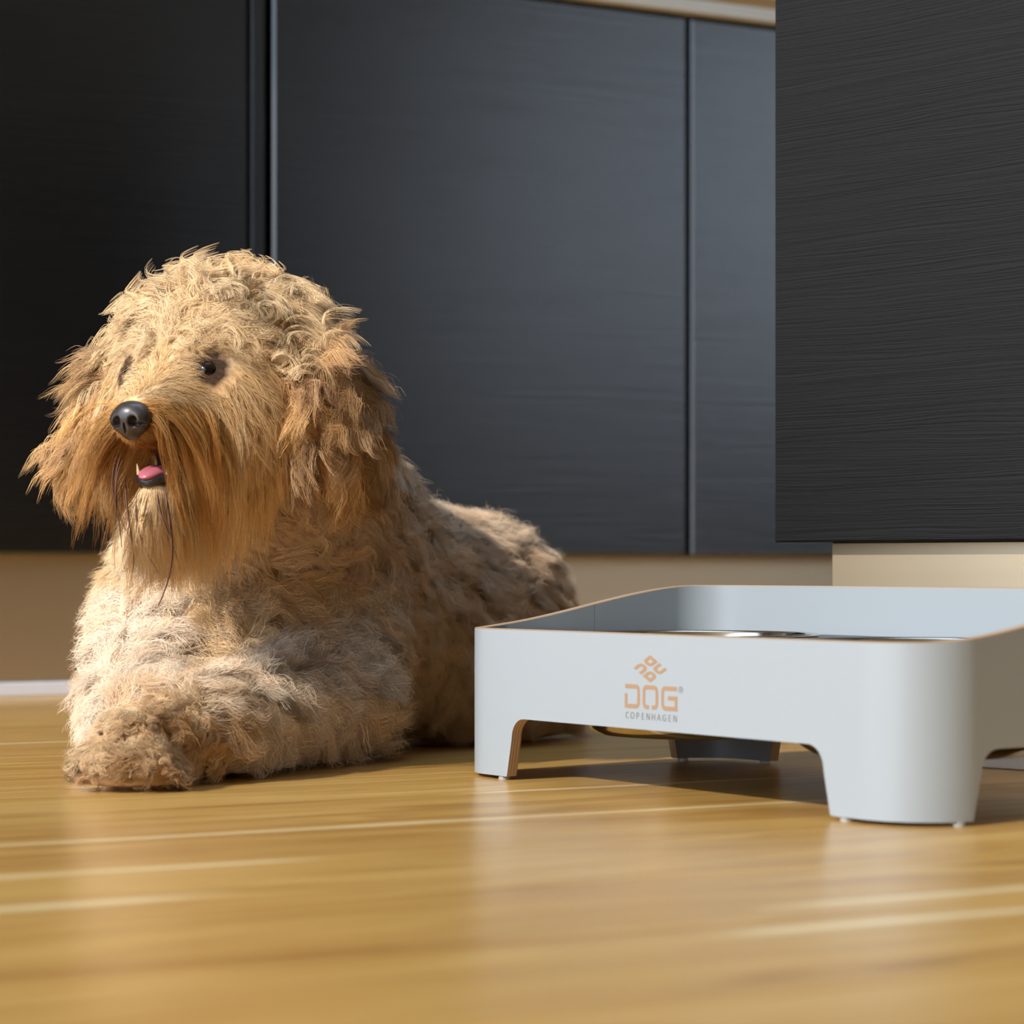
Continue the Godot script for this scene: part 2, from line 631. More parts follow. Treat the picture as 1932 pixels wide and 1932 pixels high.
func shell_half(s0: float, s1: float, parent: Node3D, called: String) -> Node3D:
	var S := []
	var s := s0
	while s < s1 - 1e-5:
		S.append(s)
		var q := ring(s)
		var y := lower_edge(q[0], q[1])
		var y2 := lower_edge(ring(s + 0.004)[0], ring(s + 0.004)[1])
		s += 0.0005 if absf(y2 - y) > 0.0004 else 0.003
	S.append(s1)
	var faces := st_new()
	var edges := st_new()
	faces.set_smooth_group(0)
	edges.set_smooth_group(-1)
	var bev := 0.0006
	var cols := []
	for v in S:
		var q := ring(v)
		var p: Vector3 = q[0]
		var n: Vector3 = q[1]
		var yb := lower_edge(p, n)
		var yt := rim_height(p.z)
		cols.append([p, n, yb, yt])
	for i in cols.size() - 1:
		var A: Array = cols[i]
		var B: Array = cols[i + 1]
		var ao: Vector3 = A[0]
		var bo: Vector3 = B[0]
		var ai: Vector3 = A[0] - A[1] * FT
		var bi: Vector3 = B[0] - B[1] * FT
		var up := Vector3.UP
		quad(faces, ao + up * A[2], bo + up * B[2], bo + up * (B[3] - bev), ao + up * (A[3] - bev))
		quad(faces, bi + up * B[2], ai + up * A[2], ai + up * (A[3] - bev), bi + up * (B[3] - bev))
		# rim: bevel, flat top, bevel
		var a1: Vector3 = ao - A[1] * bev
		var b1: Vector3 = bo - B[1] * bev
		var a2: Vector3 = ai + A[1] * bev
		var b2: Vector3 = bi + B[1] * bev
		quad(edges, ao + up * (A[3] - bev), bo + up * (B[3] - bev), b1 + up * B[3], a1 + up * A[3], Vector2(0, 0.0), Vector2(0.1, 0.0), Vector2(0.1, 0.08), Vector2(0, 0.08))
		quad(edges, a1 + up * A[3], b1 + up * B[3], b2 + up * B[3], a2 + up * A[3], Vector2(0, 0.08), Vector2(0.1, 0.08), Vector2(0.1, 0.92), Vector2(0, 0.92))
		quad(edges, a2 + up * A[3], b2 + up * B[3], bi + up * (B[3] - bev), ai + up * (A[3] - bev), Vector2(0, 0.92), Vector2(0.1, 0.92), Vector2(0.1, 1), Vector2(0, 1))
		quad(edges, ai + up * A[2], bi + up * B[2], bo + up * B[2], ao + up * A[2], Vector2(0, 1), Vector2(0.1, 1), Vector2(0.1, 0), Vector2(0, 0))
	for end in [cols[0], cols[-1]]:
		var o: Vector3 = end[0]
		var i: Vector3 = end[0] - end[1] * FT
		quad(edges, o + Vector3.UP * end[2], i + Vector3.UP * end[2], i + Vector3.UP * (end[3] - bev), o + Vector3.UP * (end[3] - bev), Vector2(0, 0), Vector2(0, 1), Vector2(0.3, 1), Vector2(0.3, 0))
	faces.generate_normals()
	edges.generate_normals()
	var half := obj(called, faces.commit(), M.lacquer, parent)
	var e := obj("plywood_edge", edges.commit(), M.plywood, half)
	e.set_meta("label", "bare layered plywood edge")
	return half


func inside_ring(p: Vector2, grow: float) -> bool:
	var q := p.abs() - Vector2(FL / 2 - FR, FW / 2 - FR)
	if q.x <= 0 or q.y <= 0:
		return p.abs().x <= FL / 2 - grow and p.abs().y <= FW / 2 - grow
	return q.length() <= FR - grow


# flat strokes: a polyline in the x-y plane thickened to w, z from 0 to h
func stroke(st: SurfaceTool, pts: Array, w: float, h: float, closed := false, map := Transform2D.IDENTITY) -> void:
	st.set_smooth_group(-1)
	var n := pts.size()
	var L := []
	var Rr := []
	for i in n:
		var a: Vector2 = pts[(i - 1 + n) % n] if closed or i > 0 else pts[0] * 2 - pts[1]
		var b: Vector2 = pts[i]
		var c: Vector2 = pts[(i + 1) % n] if closed or i < n - 1 else pts[n - 1] * 2 - pts[n - 2]
		var d1 := (b - a).normalized()
		var d2 := (c - b).normalized()
		var m := (d1.orthogonal() + d2.orthogonal()).normalized()
		var k := w / 2 / maxf(0.4, m.dot(d1.orthogonal()))
		L.append(b - m * k)
		Rr.append(b + m * k)
	var count := n if closed else n - 1
	for i in count:
		var j := (i + 1) % n
		var q := []
		for p in [L[i], L[j], Rr[j], Rr[i]]:
			var pp: Vector2 = map * p
			q.append(pp)
		if (q[1] - q[0]).cross(q[2] - q[0]) < 0:
			q = [q[3], q[2], q[1], q[0]]
		var f := func(p: Vector2, z: float) -> Vector3: return Vector3(p.x, p.y, z)
		quad(st, f.call(q[0], h), f.call(q[1], h), f.call(q[2], h), f.call(q[3], h))
		for e in 4:
			quad(st, f.call(q[e], 0), f.call(q[(e + 1) % 4], 0), f.call(q[(e + 1) % 4], h), f.call(q[e], h))


# polyline with rounded corners: points [x, y, radius]
func rounded(pts: Array, closed := false) -> Array:
	var out := []
	var n := pts.size()
	for i in n:
		var p := Vector2(pts[i][0], pts[i][1])
		var r: float = pts[i][2]
		if r <= 0 or (not closed and (i == 0 or i == n - 1)):
			out.append(p)
			continue
		var a := Vector2(pts[(i - 1 + n) % n][0], pts[(i - 1 + n) % n][1])
		var b := Vector2(pts[(i + 1) % n][0], pts[(i + 1) % n][1])
		var s := p + (a - p).normalized() * r
		var e := p + (b - p).normalized() * r
		for k in 6:
			var t := k / 5.0
			out.append(s.lerp(p, t).lerp(p.lerp(e, t), t))
	return out


func feeder() -> void:
	var th := deg_to_rad(55.377)
	var fd := thing("dog_feeder", "pale grey lacquered plywood feeder stand with two steel bowls and a tan logo", "dog feeder", W(0.1902, 0, 1.6638), -th)
	mat("lacquer", rgb8(161, 169, 174), 0.34)
	var plies := noise_tex(4, 64, func(_x: int, y: int) -> float:
		var k := int(y / 64.0 * 7.0)
		return (0.35 if k % 2 == 0 else 0.72) - (0.3 if fposmod(y / 64.0 * 7.0, 1.0) < 0.16 else 0.0), [rgb8(132, 98, 70), rgb8(186, 158, 128), rgb8(212, 192, 168)])
	var pm := mat("plywood", Color.WHITE, 0.6)
	pm.albedo_texture = plies
	mat("tray_navy", rgb8(24, 27, 36), 0.35)
	mat("steel_bowl", rgb8(205, 198, 186), 0.13, 1.0)
	mat("engraved", rgb8(162, 129, 97), 0.7)
	mat("ink", rgb8(104, 95, 87), 0.7)
	var pad := mat("rubber_clear", Color(0.85, 0.85, 0.84, 0.5), 0.2)
	pad.transparency = BaseMaterial3D.TRANSPARENCY_ALPHA
	var sx := FL - 2 * FR
	var sz := FW - 2 * FR
	var total := 2 * (sx + sz) + TAU * FR
	var gap := 0.00015
	var fh := shell_half(gap, total / 2 - gap, fd, "front_shell")
	shell_half(total / 2 + gap, total - gap, fd, "back_shell")
	# the tray: two holes for the bowls
	var ty := 0.0976
	var tray := st_new()
	tray.set_smooth_group(-1)
	var hole := 0.0805
	for side in [-1.0, 1.0]:
		var c := Vector2(side * 0.1115, 0)
		var outer := []
		var inner := []
		var N := 96
		for k in N + 1:
			var a := TAU * k / N
			var d := Vector2(cos(a), sin(a))
			var lo := hole
			var hi := 0.4
			for it in 24:
				var m := (lo + hi) / 2
				var p := c + d * m
				if inside_ring(p, FT + 0.0005) and p.x * side >= 0.0:
					lo = m
				else:
					hi = m
			outer.append(c + d * lo)
			inner.append(c + d * hole)
		for k in N:
			var f := func(p: Vector2, y: float) -> Vector3: return Vector3(p.x, y, -p.y)
			quad(tray, f.call(inner[k], ty), f.call(outer[k], ty), f.call(outer[k + 1], ty), f.call(inner[k + 1], ty))
			quad(tray, f.call(inner[k + 1], ty - 0.009), f.call(outer[k + 1], ty - 0.009), f.call(outer[k], ty - 0.009), f.call(inner[k], ty - 0.009))
			quad(tray, f.call(inner[k + 1], ty - 0.009), f.call(inner[k], ty - 0.009), f.call(inner[k], ty), f.call(inner[k + 1], ty))
	tray.generate_normals()
	obj("tray", tray.commit(), M.tray_navy, fd)
	# rubber pads under the legs
	for px in [-1, 1]:
		for pz in [-1, 1]:
			for w in [Vector2(FL / 2 - 0.062, FW / 2 - 0.0045), Vector2(FL / 2 - 0.0045, FW / 2 - 0.036)]:
				var cm := CylinderMesh.new()
				cm.height = F_FOOT
				cm.top_radius = 0.0038
				cm.bottom_radius = 0.0042
				cm.radial_segments = 20
				var o := obj("rubber_pad", cm, M.rubber_clear, fd)
				o.position = Vector3(px * w.x, F_FOOT / 2, pz * w.y)
	# bowls hang in the tray by their rims
	var prof := PackedVector2Array()
	var out_r := 0.0865
	var bw := 0.0798
	var depth := 0.068
	for v in [[0.0, ty - depth], [0.055, ty - depth], [0.067, ty - depth + 0.0012], [0.0745, ty - depth + 0.006], [0.0780, ty - depth + 0.014], [bw, ty - 0.03], [bw + 0.0003, ty + 0.0002], [bw + 0.001, ty + 0.0006], [out_r - 0.001, ty + 0.0008], [out_r, ty + 0.0016], [out_r - 0.001, ty + 0.0026], [bw + 0.001, ty + 0.0026], [bw - 0.0008, ty + 0.0012], [bw - 0.0012, ty - 0.03], [0.0768, ty - depth + 0.0145], [0.0735, ty - depth + 0.0072], [0.066, ty - depth + 0.0024], [0.054, ty - depth + 0.0012], [0.0, ty - depth + 0.0012]]:
		prof.append(Vector2(v[0], v[1]))
	var bowl_mesh := lathe(prof)
	var names := ["stainless steel bowl in the feeder beside its seamed end, next to the dog", "stainless steel bowl in the feeder end beside the kitchen island"]
	for k in 2:
		var b := obj("steel_bowl", bowl_mesh, M.steel_bowl)
		b.set_meta("label", names[k])
		b.set_meta("category", "bowl")
		b.set_meta("group", "bowls in the dog feeder")
		b.transform = fd.transform * Transform3D(Basis(), Vector3(-0.1115 + 0.223 * k, 0, 0))
	logo(fh)


func logo(parent: Node3D) -> void:
	var h := 0.00015
	var z := FW / 2 + 0.00003
	var place := Vector3(0, 0, z)
	# emblem: four glyphs in a lozenge
	var em := st_new()
	var cx := -0.0047
	var cy := 0.0817
	var to := Transform2D(Vector2(0.0172, -0.0086), Vector2(0.0172, 0.0086), Vector2(cx, cy))
	var w := 0.138
	var g := 0.045
	var i := g + w / 2
	var o := 0.5 - w / 2
	stroke(em, rounded([[-o, o, 0], [-i, o, 0.0], [-i, i, 0.13], [-o, i, 0.13]], true), w, h, true, to)
	stroke(em, rounded([[i, -o, 0.0], [o, -o, 0.0], [o, -i, 0.13], [i, -i, 0.13]], true), w, h, true, to)
	stroke(em, rounded([[i, 0.5, 0], [i, i, 0.14], [o, i, 0.14], [o, 0.5, 0]]), w, h, false, to)
	stroke(em, rounded([[-i, -0.5, 0], [-i, -i, 0.14], [-o, -i, 0.14], [-o, -0.5, 0]]), w, h, false, to)
	em.generate_normals()
	var e := obj("emblem", em.commit(), M.engraved, parent)
	e.position = place
	# DOG
	var st := st_new()
	var x0 := -0.0311
	var wd := 0.0541
	var y0 := 0.0560
	var hh := 0.0152
	var t := 0.0026
	var X := func(f: float) -> float: return x0 + f * wd
	var lo := y0 + t / 2
	var hi := y0 + hh - t / 2
	var r := 0.0030
	stroke(st, rounded([[X.call(0.01), hi, 0], [X.call(0.29) - t / 2, hi, r], [X.call(0.29) - t / 2, lo, r], [X.call(0.0) + t / 2, lo, 0], [X.call(0.0) + t / 2, y0 + hh * 0.6, 0]]), t, h)
	var ol: float = X.call(0.345) + t / 2
	var orr: float = X.call(0.64) - t / 2
	stroke(st, rounded([[X.call(0.465), lo, 0], [ol, lo, r], [ol, hi, r], [orr, hi, r], [orr, lo, r], [X.call(0.52), lo, 0]]), t, h)
	var gl: float = X.call(0.70) + t / 2
	var gr: float = X.call(1.0) - t / 2
	stroke(st, rounded([[X.call(0.99), hi, 0], [gl, hi, r], [gl, lo, r], [gr, lo, 0], [gr, y0 + hh * 0.52, 0], [X.call(0.825), y0 + hh * 0.52, 0]]), t, h)
	st.generate_normals()
	obj("lettering", st.commit(), M.engraved, parent).position = place
	# COPENHAGEN and the registered mark
	var font := SystemFont.new()
	font.font_names = PackedStringArray(["Droid Sans"])
	var tx := st_new()
	var word := "COPENHAGEN"
	for k in word.length():
		var tm := TextMesh.new()
		tm.font = font
		tm.font_size = 64
		tm.text = word[k]
		tm.pixel_size = 0.0001
		tm.depth = 0.01
		var s := 0.0041 / (64 * 0.0001 * 0.714)
		tx.append_from(tm, 0, Transform3D(Basis.from_scale(Vector3(s * 1.12, s, 0.015)), Vector3(x0 + (k + 0.45) * wd / 9.85, 0.0512, 0)))
	var tm2 := TextMesh.new()
	tm2.font = font
	tm2.font_size = 64
	tm2.text = "R"
	tm2.pixel_size = 0.0001
	tm2.depth = 0.01
	tx.append_from(tm2, 0, Transform3D(Basis.from_scale(Vector3(0.42, 0.42, 0.015)), Vector3(x0 + wd + 0.0034, y0 + hh - 0.0016, 0)))
	var cm := tx.commit()
	obj("lettering", cm, M.ink, parent).position = place
	var ringst := st_new()
	var circ := []
	for k in 28:
		circ.append(Vector2(x0 + wd + 0.0034, y0 + hh - 0.0016) + Vector2(cos(TAU * k / 28), sin(TAU * k / 28)) * 0.0019)
	stroke(ringst, circ, 0.00028, h, true)
	ringst.generate_normals()
	obj("registered_mark", ringst.commit(), M.ink, parent).position = place


# ------------------------------------------------------------------ dog
# The body is one skin: tapered limbs and ellipsoids joined by a smooth minimum on a grid and meshed as surface nets.

enum { SKULL, MUZZLE, JAW, CHEEK, EAR_NEAR, EAR_FAR, NECK, CHEST, SHOULDER, TORSO, THIGH, HIND_FOOT, FORELEG, PAW, FORELEG_FAR }

const HEAD_TURN := 24.5
const HS := 0.9378  # size of the head
const CELL := 0.005
const EYE_Y := -0.005
var head_o := Vector3(-0.2092, 0.2850, -1.81)
var g_lo := Vector3(-0.40, -0.02, -2.40)
var g_n := Vector3i(104, 84, 164)
var g_d := PackedFloat32Array()
var g_t := PackedByteArray()
var g_td := PackedFloat32Array()
var head_l: Vector3
var head_f: Vector3
var rng := RandomNumberGenerator.new()
var patch := FastNoiseLite.new()


func HD(l: float, y: float, f: float) -> Vector3:
	return head_o + (head_l * l + Vector3.UP * y + head_f * f) * HS


func to_head(p: Vector3) -> Vector3:
	var d := p - head_o
	return Vector3(d.dot(head_l), d.y, d.dot(head_f)) / HS


func smin(a: float, b: float, k: float) -> float:
	var h := maxf(k - absf(a - b), 0.0) / k
	return minf(a, b) - h * h * k * 0.25


func stamp(tag: int, lo: Vector3, hi: Vector3, k: float, f: Callable) -> void:
	var pad := k + 0.02
	var i0 := Vector3i(((lo - Vector3.ONE * pad - g_lo) / CELL).floor()).clamp(Vector3i.ZERO, g_n - Vector3i.ONE)
	var i1 := Vector3i(((hi + Vector3.ONE * pad - g_lo) / CELL).ceil()).clamp(Vector3i.ZERO, g_n - Vector3i.ONE)
	for z in range(i0.z, i1.z + 1):
		for y in range(i0.y, i1.y + 1):
			var at := (z * g_n.y + y) * g_n.x
			for x in range(i0.x, i1.x + 1):
				var d: float = f.call(g_lo + Vector3(x, y, z) * CELL)
				var i := at + x
				if d < g_td[i]:
					g_td[i] = d
					g_t[i] = tag
				g_d[i] = smin(g_d[i], d, k)


func limb(tag: int, a: Vector3, b: Vector3, ra: float, rb: float, k := 0.03) -> void:
	var ab := b - a
	var l2 := ab.length_squared()
	var r := maxf(ra, rb)
	stamp(tag, a.min(b) - Vector3.ONE * r, a.max(b) + Vector3.ONE * r, k, func(p: Vector3) -> float:
		var t := clampf((p - a).dot(ab) / l2, 0.0, 1.0)
		return (p - a - ab * t).length() - lerpf(ra, rb, t))


# an ellipsoid whose axes are the columns of bs
func blob(tag: int, c: Vector3, r: Vector3, k := 0.03, bs := Basis.IDENTITY) -> void:
	var inv := bs.transposed()
	var m := maxf(r.x, maxf(r.y, r.z))
	stamp(tag, c - Vector3.ONE * m, c + Vector3.ONE * m, k, func(p: Vector3) -> float:
		var q := inv * (p - c)
		var k0 := (q / r).length()
		var k1 := (q / (r * r)).length()
		return k0 * (k0 - 1.0) / maxf(k1, 1e-6))


func carve(c: Vector3, r: Vector3, bs: Basis) -> void:
	var inv := bs.transposed()
	var m := maxf(r.x, maxf(r.y, r.z)) + 0.012
	var i0 := Vector3i(((c - Vector3.ONE * m - g_lo) / CELL).floor())
	var i1 := Vector3i(((c + Vector3.ONE * m - g_lo) / CELL).ceil())
	for z in range(i0.z, i1.z + 1):
		for y in range(i0.y, i1.y + 1):
			for x in range(i0.x, i1.x + 1):
				var q := inv * (g_lo + Vector3(x, y, z) * CELL - c)
				var k0 := (q / r).length()
				var k1 := (q / (r * r)).length()
				var i := (z * g_n.y + y) * g_n.x + x
				g_d[i] = maxf(g_d[i], -(k0 * (k0 - 1.0) / maxf(k1, 1e-6)))


func dist(p: Vector3) -> float:
	var q := (p - g_lo) / CELL
	var x := clampi(int(q.x), 0, g_n.x - 2)
	var y := clampi(int(q.y), 0, g_n.y - 2)
	var z := clampi(int(q.z), 0, g_n.z - 2)
	var fx := q.x - x
	var fy := q.y - y
	var fz := q.z - z
	var i := (z * g_n.y + y) * g_n.x + x
	var sy := g_n.x
	var sz := g_n.x * g_n.y
	var a := lerpf(lerpf(g_d[i], g_d[i + 1], fx), lerpf(g_d[i + sy], g_d[i + sy + 1], fx), fy)
	var b := lerpf(lerpf(g_d[i + sz], g_d[i + sz + 1], fx), lerpf(g_d[i + sz + sy], g_d[i + sz + sy + 1], fx), fy)
	return lerpf(a, b, fz)


func slope(p: Vector3) -> Vector3:
	var e := CELL * 0.8
	var v := Vector3(dist(p + Vector3(e, 0, 0)) - dist(p - Vector3(e, 0, 0)), dist(p + Vector3(0, e, 0)) - dist(p - Vector3(0, e, 0)), dist(p + Vector3(0, 0, e)) - dist(p - Vector3(0, 0, e)))
	return v.normalized()


# surface nets over a grid of distances; returns [vertices, indices]
func nets(vals: PackedFloat32Array, n: Vector3i, lo: Vector3, h: float) -> Array:
	var at := PackedInt32Array()
	at.resize(n.x * n.y * n.z)
	at.fill(-1)
	var V := PackedVector3Array()
	var I := PackedInt32Array()
	var sy := n.x
	var sz := n.x * n.y
	var corners := [0, 1, sy, sy + 1, sz, sz + 1, sz + sy, sz + sy + 1]
	var off := [Vector3(0, 0, 0), Vector3(1, 0, 0), Vector3(0, 1, 0), Vector3(1, 1, 0), Vector3(0, 0, 1), Vector3(1, 0, 1), Vector3(0, 1, 1), Vector3(1, 1, 1)]
	var edges := [[0, 1], [2, 3], [4, 5], [6, 7], [0, 2], [1, 3], [4, 6], [5, 7], [0, 4], [1, 5], [2, 6], [3, 7]]
	for z in n.z - 1:
		for y in n.y - 1:
			var row := z * sz + y * sy
			for x in n.x - 1:
				var i := row + x
				var v0 := vals[i]
				if absf(v0) > h * 5.0:
					continue
				var inside := 0
				for c in 8:
					if vals[i + corners[c]] < 0.0:
						inside += 1
				if inside == 0 or inside == 8:
					continue
				var sum := Vector3.ZERO
				var cnt := 0
				for e in edges:
					var a := vals[i + corners[e[0]]]
					var b := vals[i + corners[e[1]]]
					if (a < 0.0) != (b < 0.0):
						sum += (off[e[0]] as Vector3).lerp(off[e[1]], a / (a - b))
						cnt += 1
				at[i] = V.size()
				V.append(lo + (Vector3(x, y, z) + sum / cnt) * h)
	for z in range(1, n.z - 1):
		for y in range(1, n.y - 1):
			for x in range(1, n.x - 1):
				var i := z * sz + y * sy + x
				if at[i] < 0:
					continue
				var s0 := vals[i] < 0.0
				for ax in 3:
					var step: int = [1, sy, sz][ax]
					if (vals[i + step] < 0.0) == s0:
						continue
					var u: int = [sy, sz, 1][ax]
					var w: int = [sz, 1, sy][ax]
					var q := [at[i], at[i - u], at[i - u - w], at[i - w]]
					if q.min() < 0:
						continue
					if s0:
						I.append_array([q[0], q[2], q[1], q[0], q[3], q[2]])
					else:
						I.append_array([q[0], q[1], q[2], q[0], q[2], q[3]])
	return [V, I]


func mesh_from(V: PackedVector3Array, N: PackedVector3Array, I: PackedInt32Array, C := PackedColorArray()) -> ArrayMesh:
	var a := []
	a.resize(Mesh.ARRAY_MAX)
	a[Mesh.ARRAY_VERTEX] = V
	a[Mesh.ARRAY_NORMAL] = N
	a[Mesh.ARRAY_INDEX] = I
	if C.size():
		a[Mesh.ARRAY_COLOR] = C
	var m := ArrayMesh.new()
	m.add_surface_from_arrays(Mesh.PRIMITIVE_TRIANGLES, a)
	return m


func shape_dog() -> void:
	var t := deg_to_rad(HEAD_TURN)
	head_l = Vector3(cos(t), 0, sin(t))
	head_f = Vector3(-sin(t), 0, cos(t))
	var hb := Basis(head_l, Vector3.UP, head_f)
	var total := g_n.x * g_n.y * g_n.z
	g_d.resize(total)
	g_d.fill(1.0)
	g_td.resize(total)
	g_td.fill(1.0)
	g_t.resize(total)
	# trunk
	limb(TORSO, W(-0.150, 0.112, 2.02), W(-0.043, 0.097, 2.165), 0.092, 0.090)
	blob(CHEST, W(-0.215, 0.110, 1.96), Vector3(0.088, 0.092, 0.095), 0.04)
	blob(CHEST, W(-0.217, 0.055, 1.93), Vector3(0.082, 0.055, 0.085), 0.04)
	limb(NECK, W(-0.212, 0.200, 1.935), W(-0.192, 0.150, 2.005), 0.062, 0.086, 0.04)
	blob(SHOULDER, W(-0.156, 0.112, 1.985), Vector3(0.058, 0.085, 0.075), 0.04)
	blob(THIGH, W(-0.046, 0.058, 2.095), Vector3(0.074, 0.060, 0.068), 0.03)
	limb(HIND_FOOT, W(-0.02, 0.022, 2.10), W(0.034, 0.020, 2.165), 0.023, 0.019)
	# forelegs
	limb(FORELEG, W(-0.152, 0.098, 1.955), W(-0.140, 0.046, 1.910), 0.052, 0.041)
	limb(FORELEG, W(-0.140, 0.045, 1.905), W(-0.218, 0.034, 1.725), 0.040, 0.028)
	limb(PAW, W(-0.218, 0.032, 1.725), W(-0.249, 0.025, 1.672), 0.027, 0.023, 0.015)
	for k in 4:
		limb(PAW, W(-0.243, 0.022, 1.672), W(-0.270 + k * 0.0125, 0.015, 1.652 - 0.006 * sin(k * 1.05)), 0.016, 0.0125, 0.006)
	limb(FORELEG_FAR, W(-0.260, 0.095, 1.91), W(-0.266, 0.046, 1.865), 0.046, 0.040)
	limb(FORELEG_FAR, W(-0.266, 0.045, 1.865), W(-0.260, 0.034, 1.765), 0.036, 0.027)
	# head
	limb(NECK, HD(0.0, -0.035, -0.040), W(-0.160, 0.165, 2.02), 0.064, 0.080, 0.03)
	blob(SKULL, HD(0, 0.002, -0.005), Vector3(0.075, 0.063, 0.078) * HS, 0.03, hb)
	for s in [-1.0, 1.0]:
		blob(CHEEK, HD(s * 0.040, -0.042, 0.030), Vector3(0.034, 0.046, 0.040) * HS, 0.03, hb)
	limb(MUZZLE, HD(0, -0.026, 0.050), HD(0, -0.0405, 0.106), 0.040 * HS, 0.0200 * HS, 0.03)
	limb(JAW, HD(0, -0.072, 0.030), HD(0, -0.094, 0.088), 0.026 * HS, 0.0125 * HS, 0.008)
	var eb := Basis(hb * Vector3(0.97, 0.24, 0.0), hb * Vector3(-0.24, 0.97, 0), head_f)
	blob(EAR_NEAR, HD(0.089, -0.034, -0.012), Vector3(0.018, 0.054, 0.042) * HS, 0.012, eb)
	limb(EAR_FAR, HD(-0.080, 0.000, 0.012), HD(-0.100, -0.060, 0.020), 0.016 * HS, 0.019 * HS, 0.012)
	carve(HD(0, -0.0715, 0.098), Vector3(0.0150, 0.0115, 0.034) * HS, hb)


func lin(r: int, g: int, b: int) -> Color:
	var c := rgb8(r, g, b).srgb_to_linear()
	return c


# coat colour (linear) on the skin; trunk and neck paled to offset shade
func coat(tag: int, p: Vector3) -> Color:
	var cream := lin(248, 215, 170)
	var gold := lin(235, 185, 122)
	var tan := lin(228, 184, 144)
	var white := lin(250, 238, 216)
	var wet := lin(140, 82, 40)
	var n1 := 0.5 + patch.get_noise_3dv(p * 28.0) * 0.9
	var n2 := 0.5 + patch.get_noise_3dv(p * 95.0 + Vector3(5, 1, 9)) * 0.9
	var h := to_head(p)
	match tag:
		SKULL:
			var c := cream.lerp(gold, clampf(n1 * 0.5 + n2 * 0.35 - 0.2, 0, 1))
			var eye := minf((h - Vector3(0.031, EYE_Y, 0.067)).length(), (h - Vector3(-0.031, EYE_Y, 0.067)).length())
			c = c.lerp(lin(128, 80, 44), sstep(0.023, 0.013, eye) * (0.6 + 0.4 * n2))
			return c.lerp(tan, clampf(n1 * 0.6 - 0.1, 0, 1) if h.z < -0.01 else 0.0)
		MUZZLE, CHEEK, JAW:
			var c := cream.lerp(gold, clampf(0.25 + n2 * 0.6, 0, 1))
			if tag == JAW and absf(h.x) < 0.02:
				c = cream.lerp(gold, 0.4 * n2)
			if tag == MUZZLE and h.y < -0.03:
				c = gold.lerp(lin(214, 150, 78), n2)
			if tag != JAW:
				var eye := (Vector3(absf(h.x), h.y, h.z) - Vector3(0.031, EYE_Y, 0.067)).length()
				c = c.lerp(lin(128, 80, 44), sstep(0.023, 0.013, eye) * (0.6 + 0.4 * n2))
			var mouth := (h - Vector3(0, -0.072, 0.105)).length()
			return c.lerp(wet, sstep(0.040, 0.020, mouth) * (0.4 + 0.6 * n2)) if tag != JAW else c
		EAR_NEAR, EAR_FAR:
			return gold.lerp(tan, n1).lerp(lin(184, 130, 80), clampf(n2 - 0.35, 0, 1))
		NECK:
			return lin(253, 226, 196).lerp(lin(240, 200, 160), clampf(n1 * 0.8 + 0.1, 0, 1))  # paler than the real coat, standing in for fill light
		CHEST:
			var c := cream.lerp(gold, clampf(n1 * 0.6 + n2 * 0.3 - 0.25, 0, 1))
			return c.lerp(white, sstep(0.055, 0.02, (p - W(-0.272, 0.085, 1.88)).length()))
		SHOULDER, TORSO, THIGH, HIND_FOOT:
			return lin(254, 230, 202).lerp(lin(242, 204, 166), clampf(n1 * 0.7 + n2 * 0.3, 0, 1))  # flank lightened past its tan fur to make up for weak fill
		FORELEG, FORELEG_FAR:
			var leg := lin(253, 230, 202).lerp(lin(240, 198, 156), clampf(n1 * 0.6 + n2 * 0.3 - 0.2, 0, 1))
			return leg.lerp(lin(224, 172, 112), sstep(0.11, 0.03, (p - W(-0.245, 0.025, 1.675)).length()) * n2)
		PAW:
			return lin(251, 218, 174).lerp(lin(226, 174, 120), clampf(n1 * 0.5 + n2 * 0.5, 0, 1))
	return cream


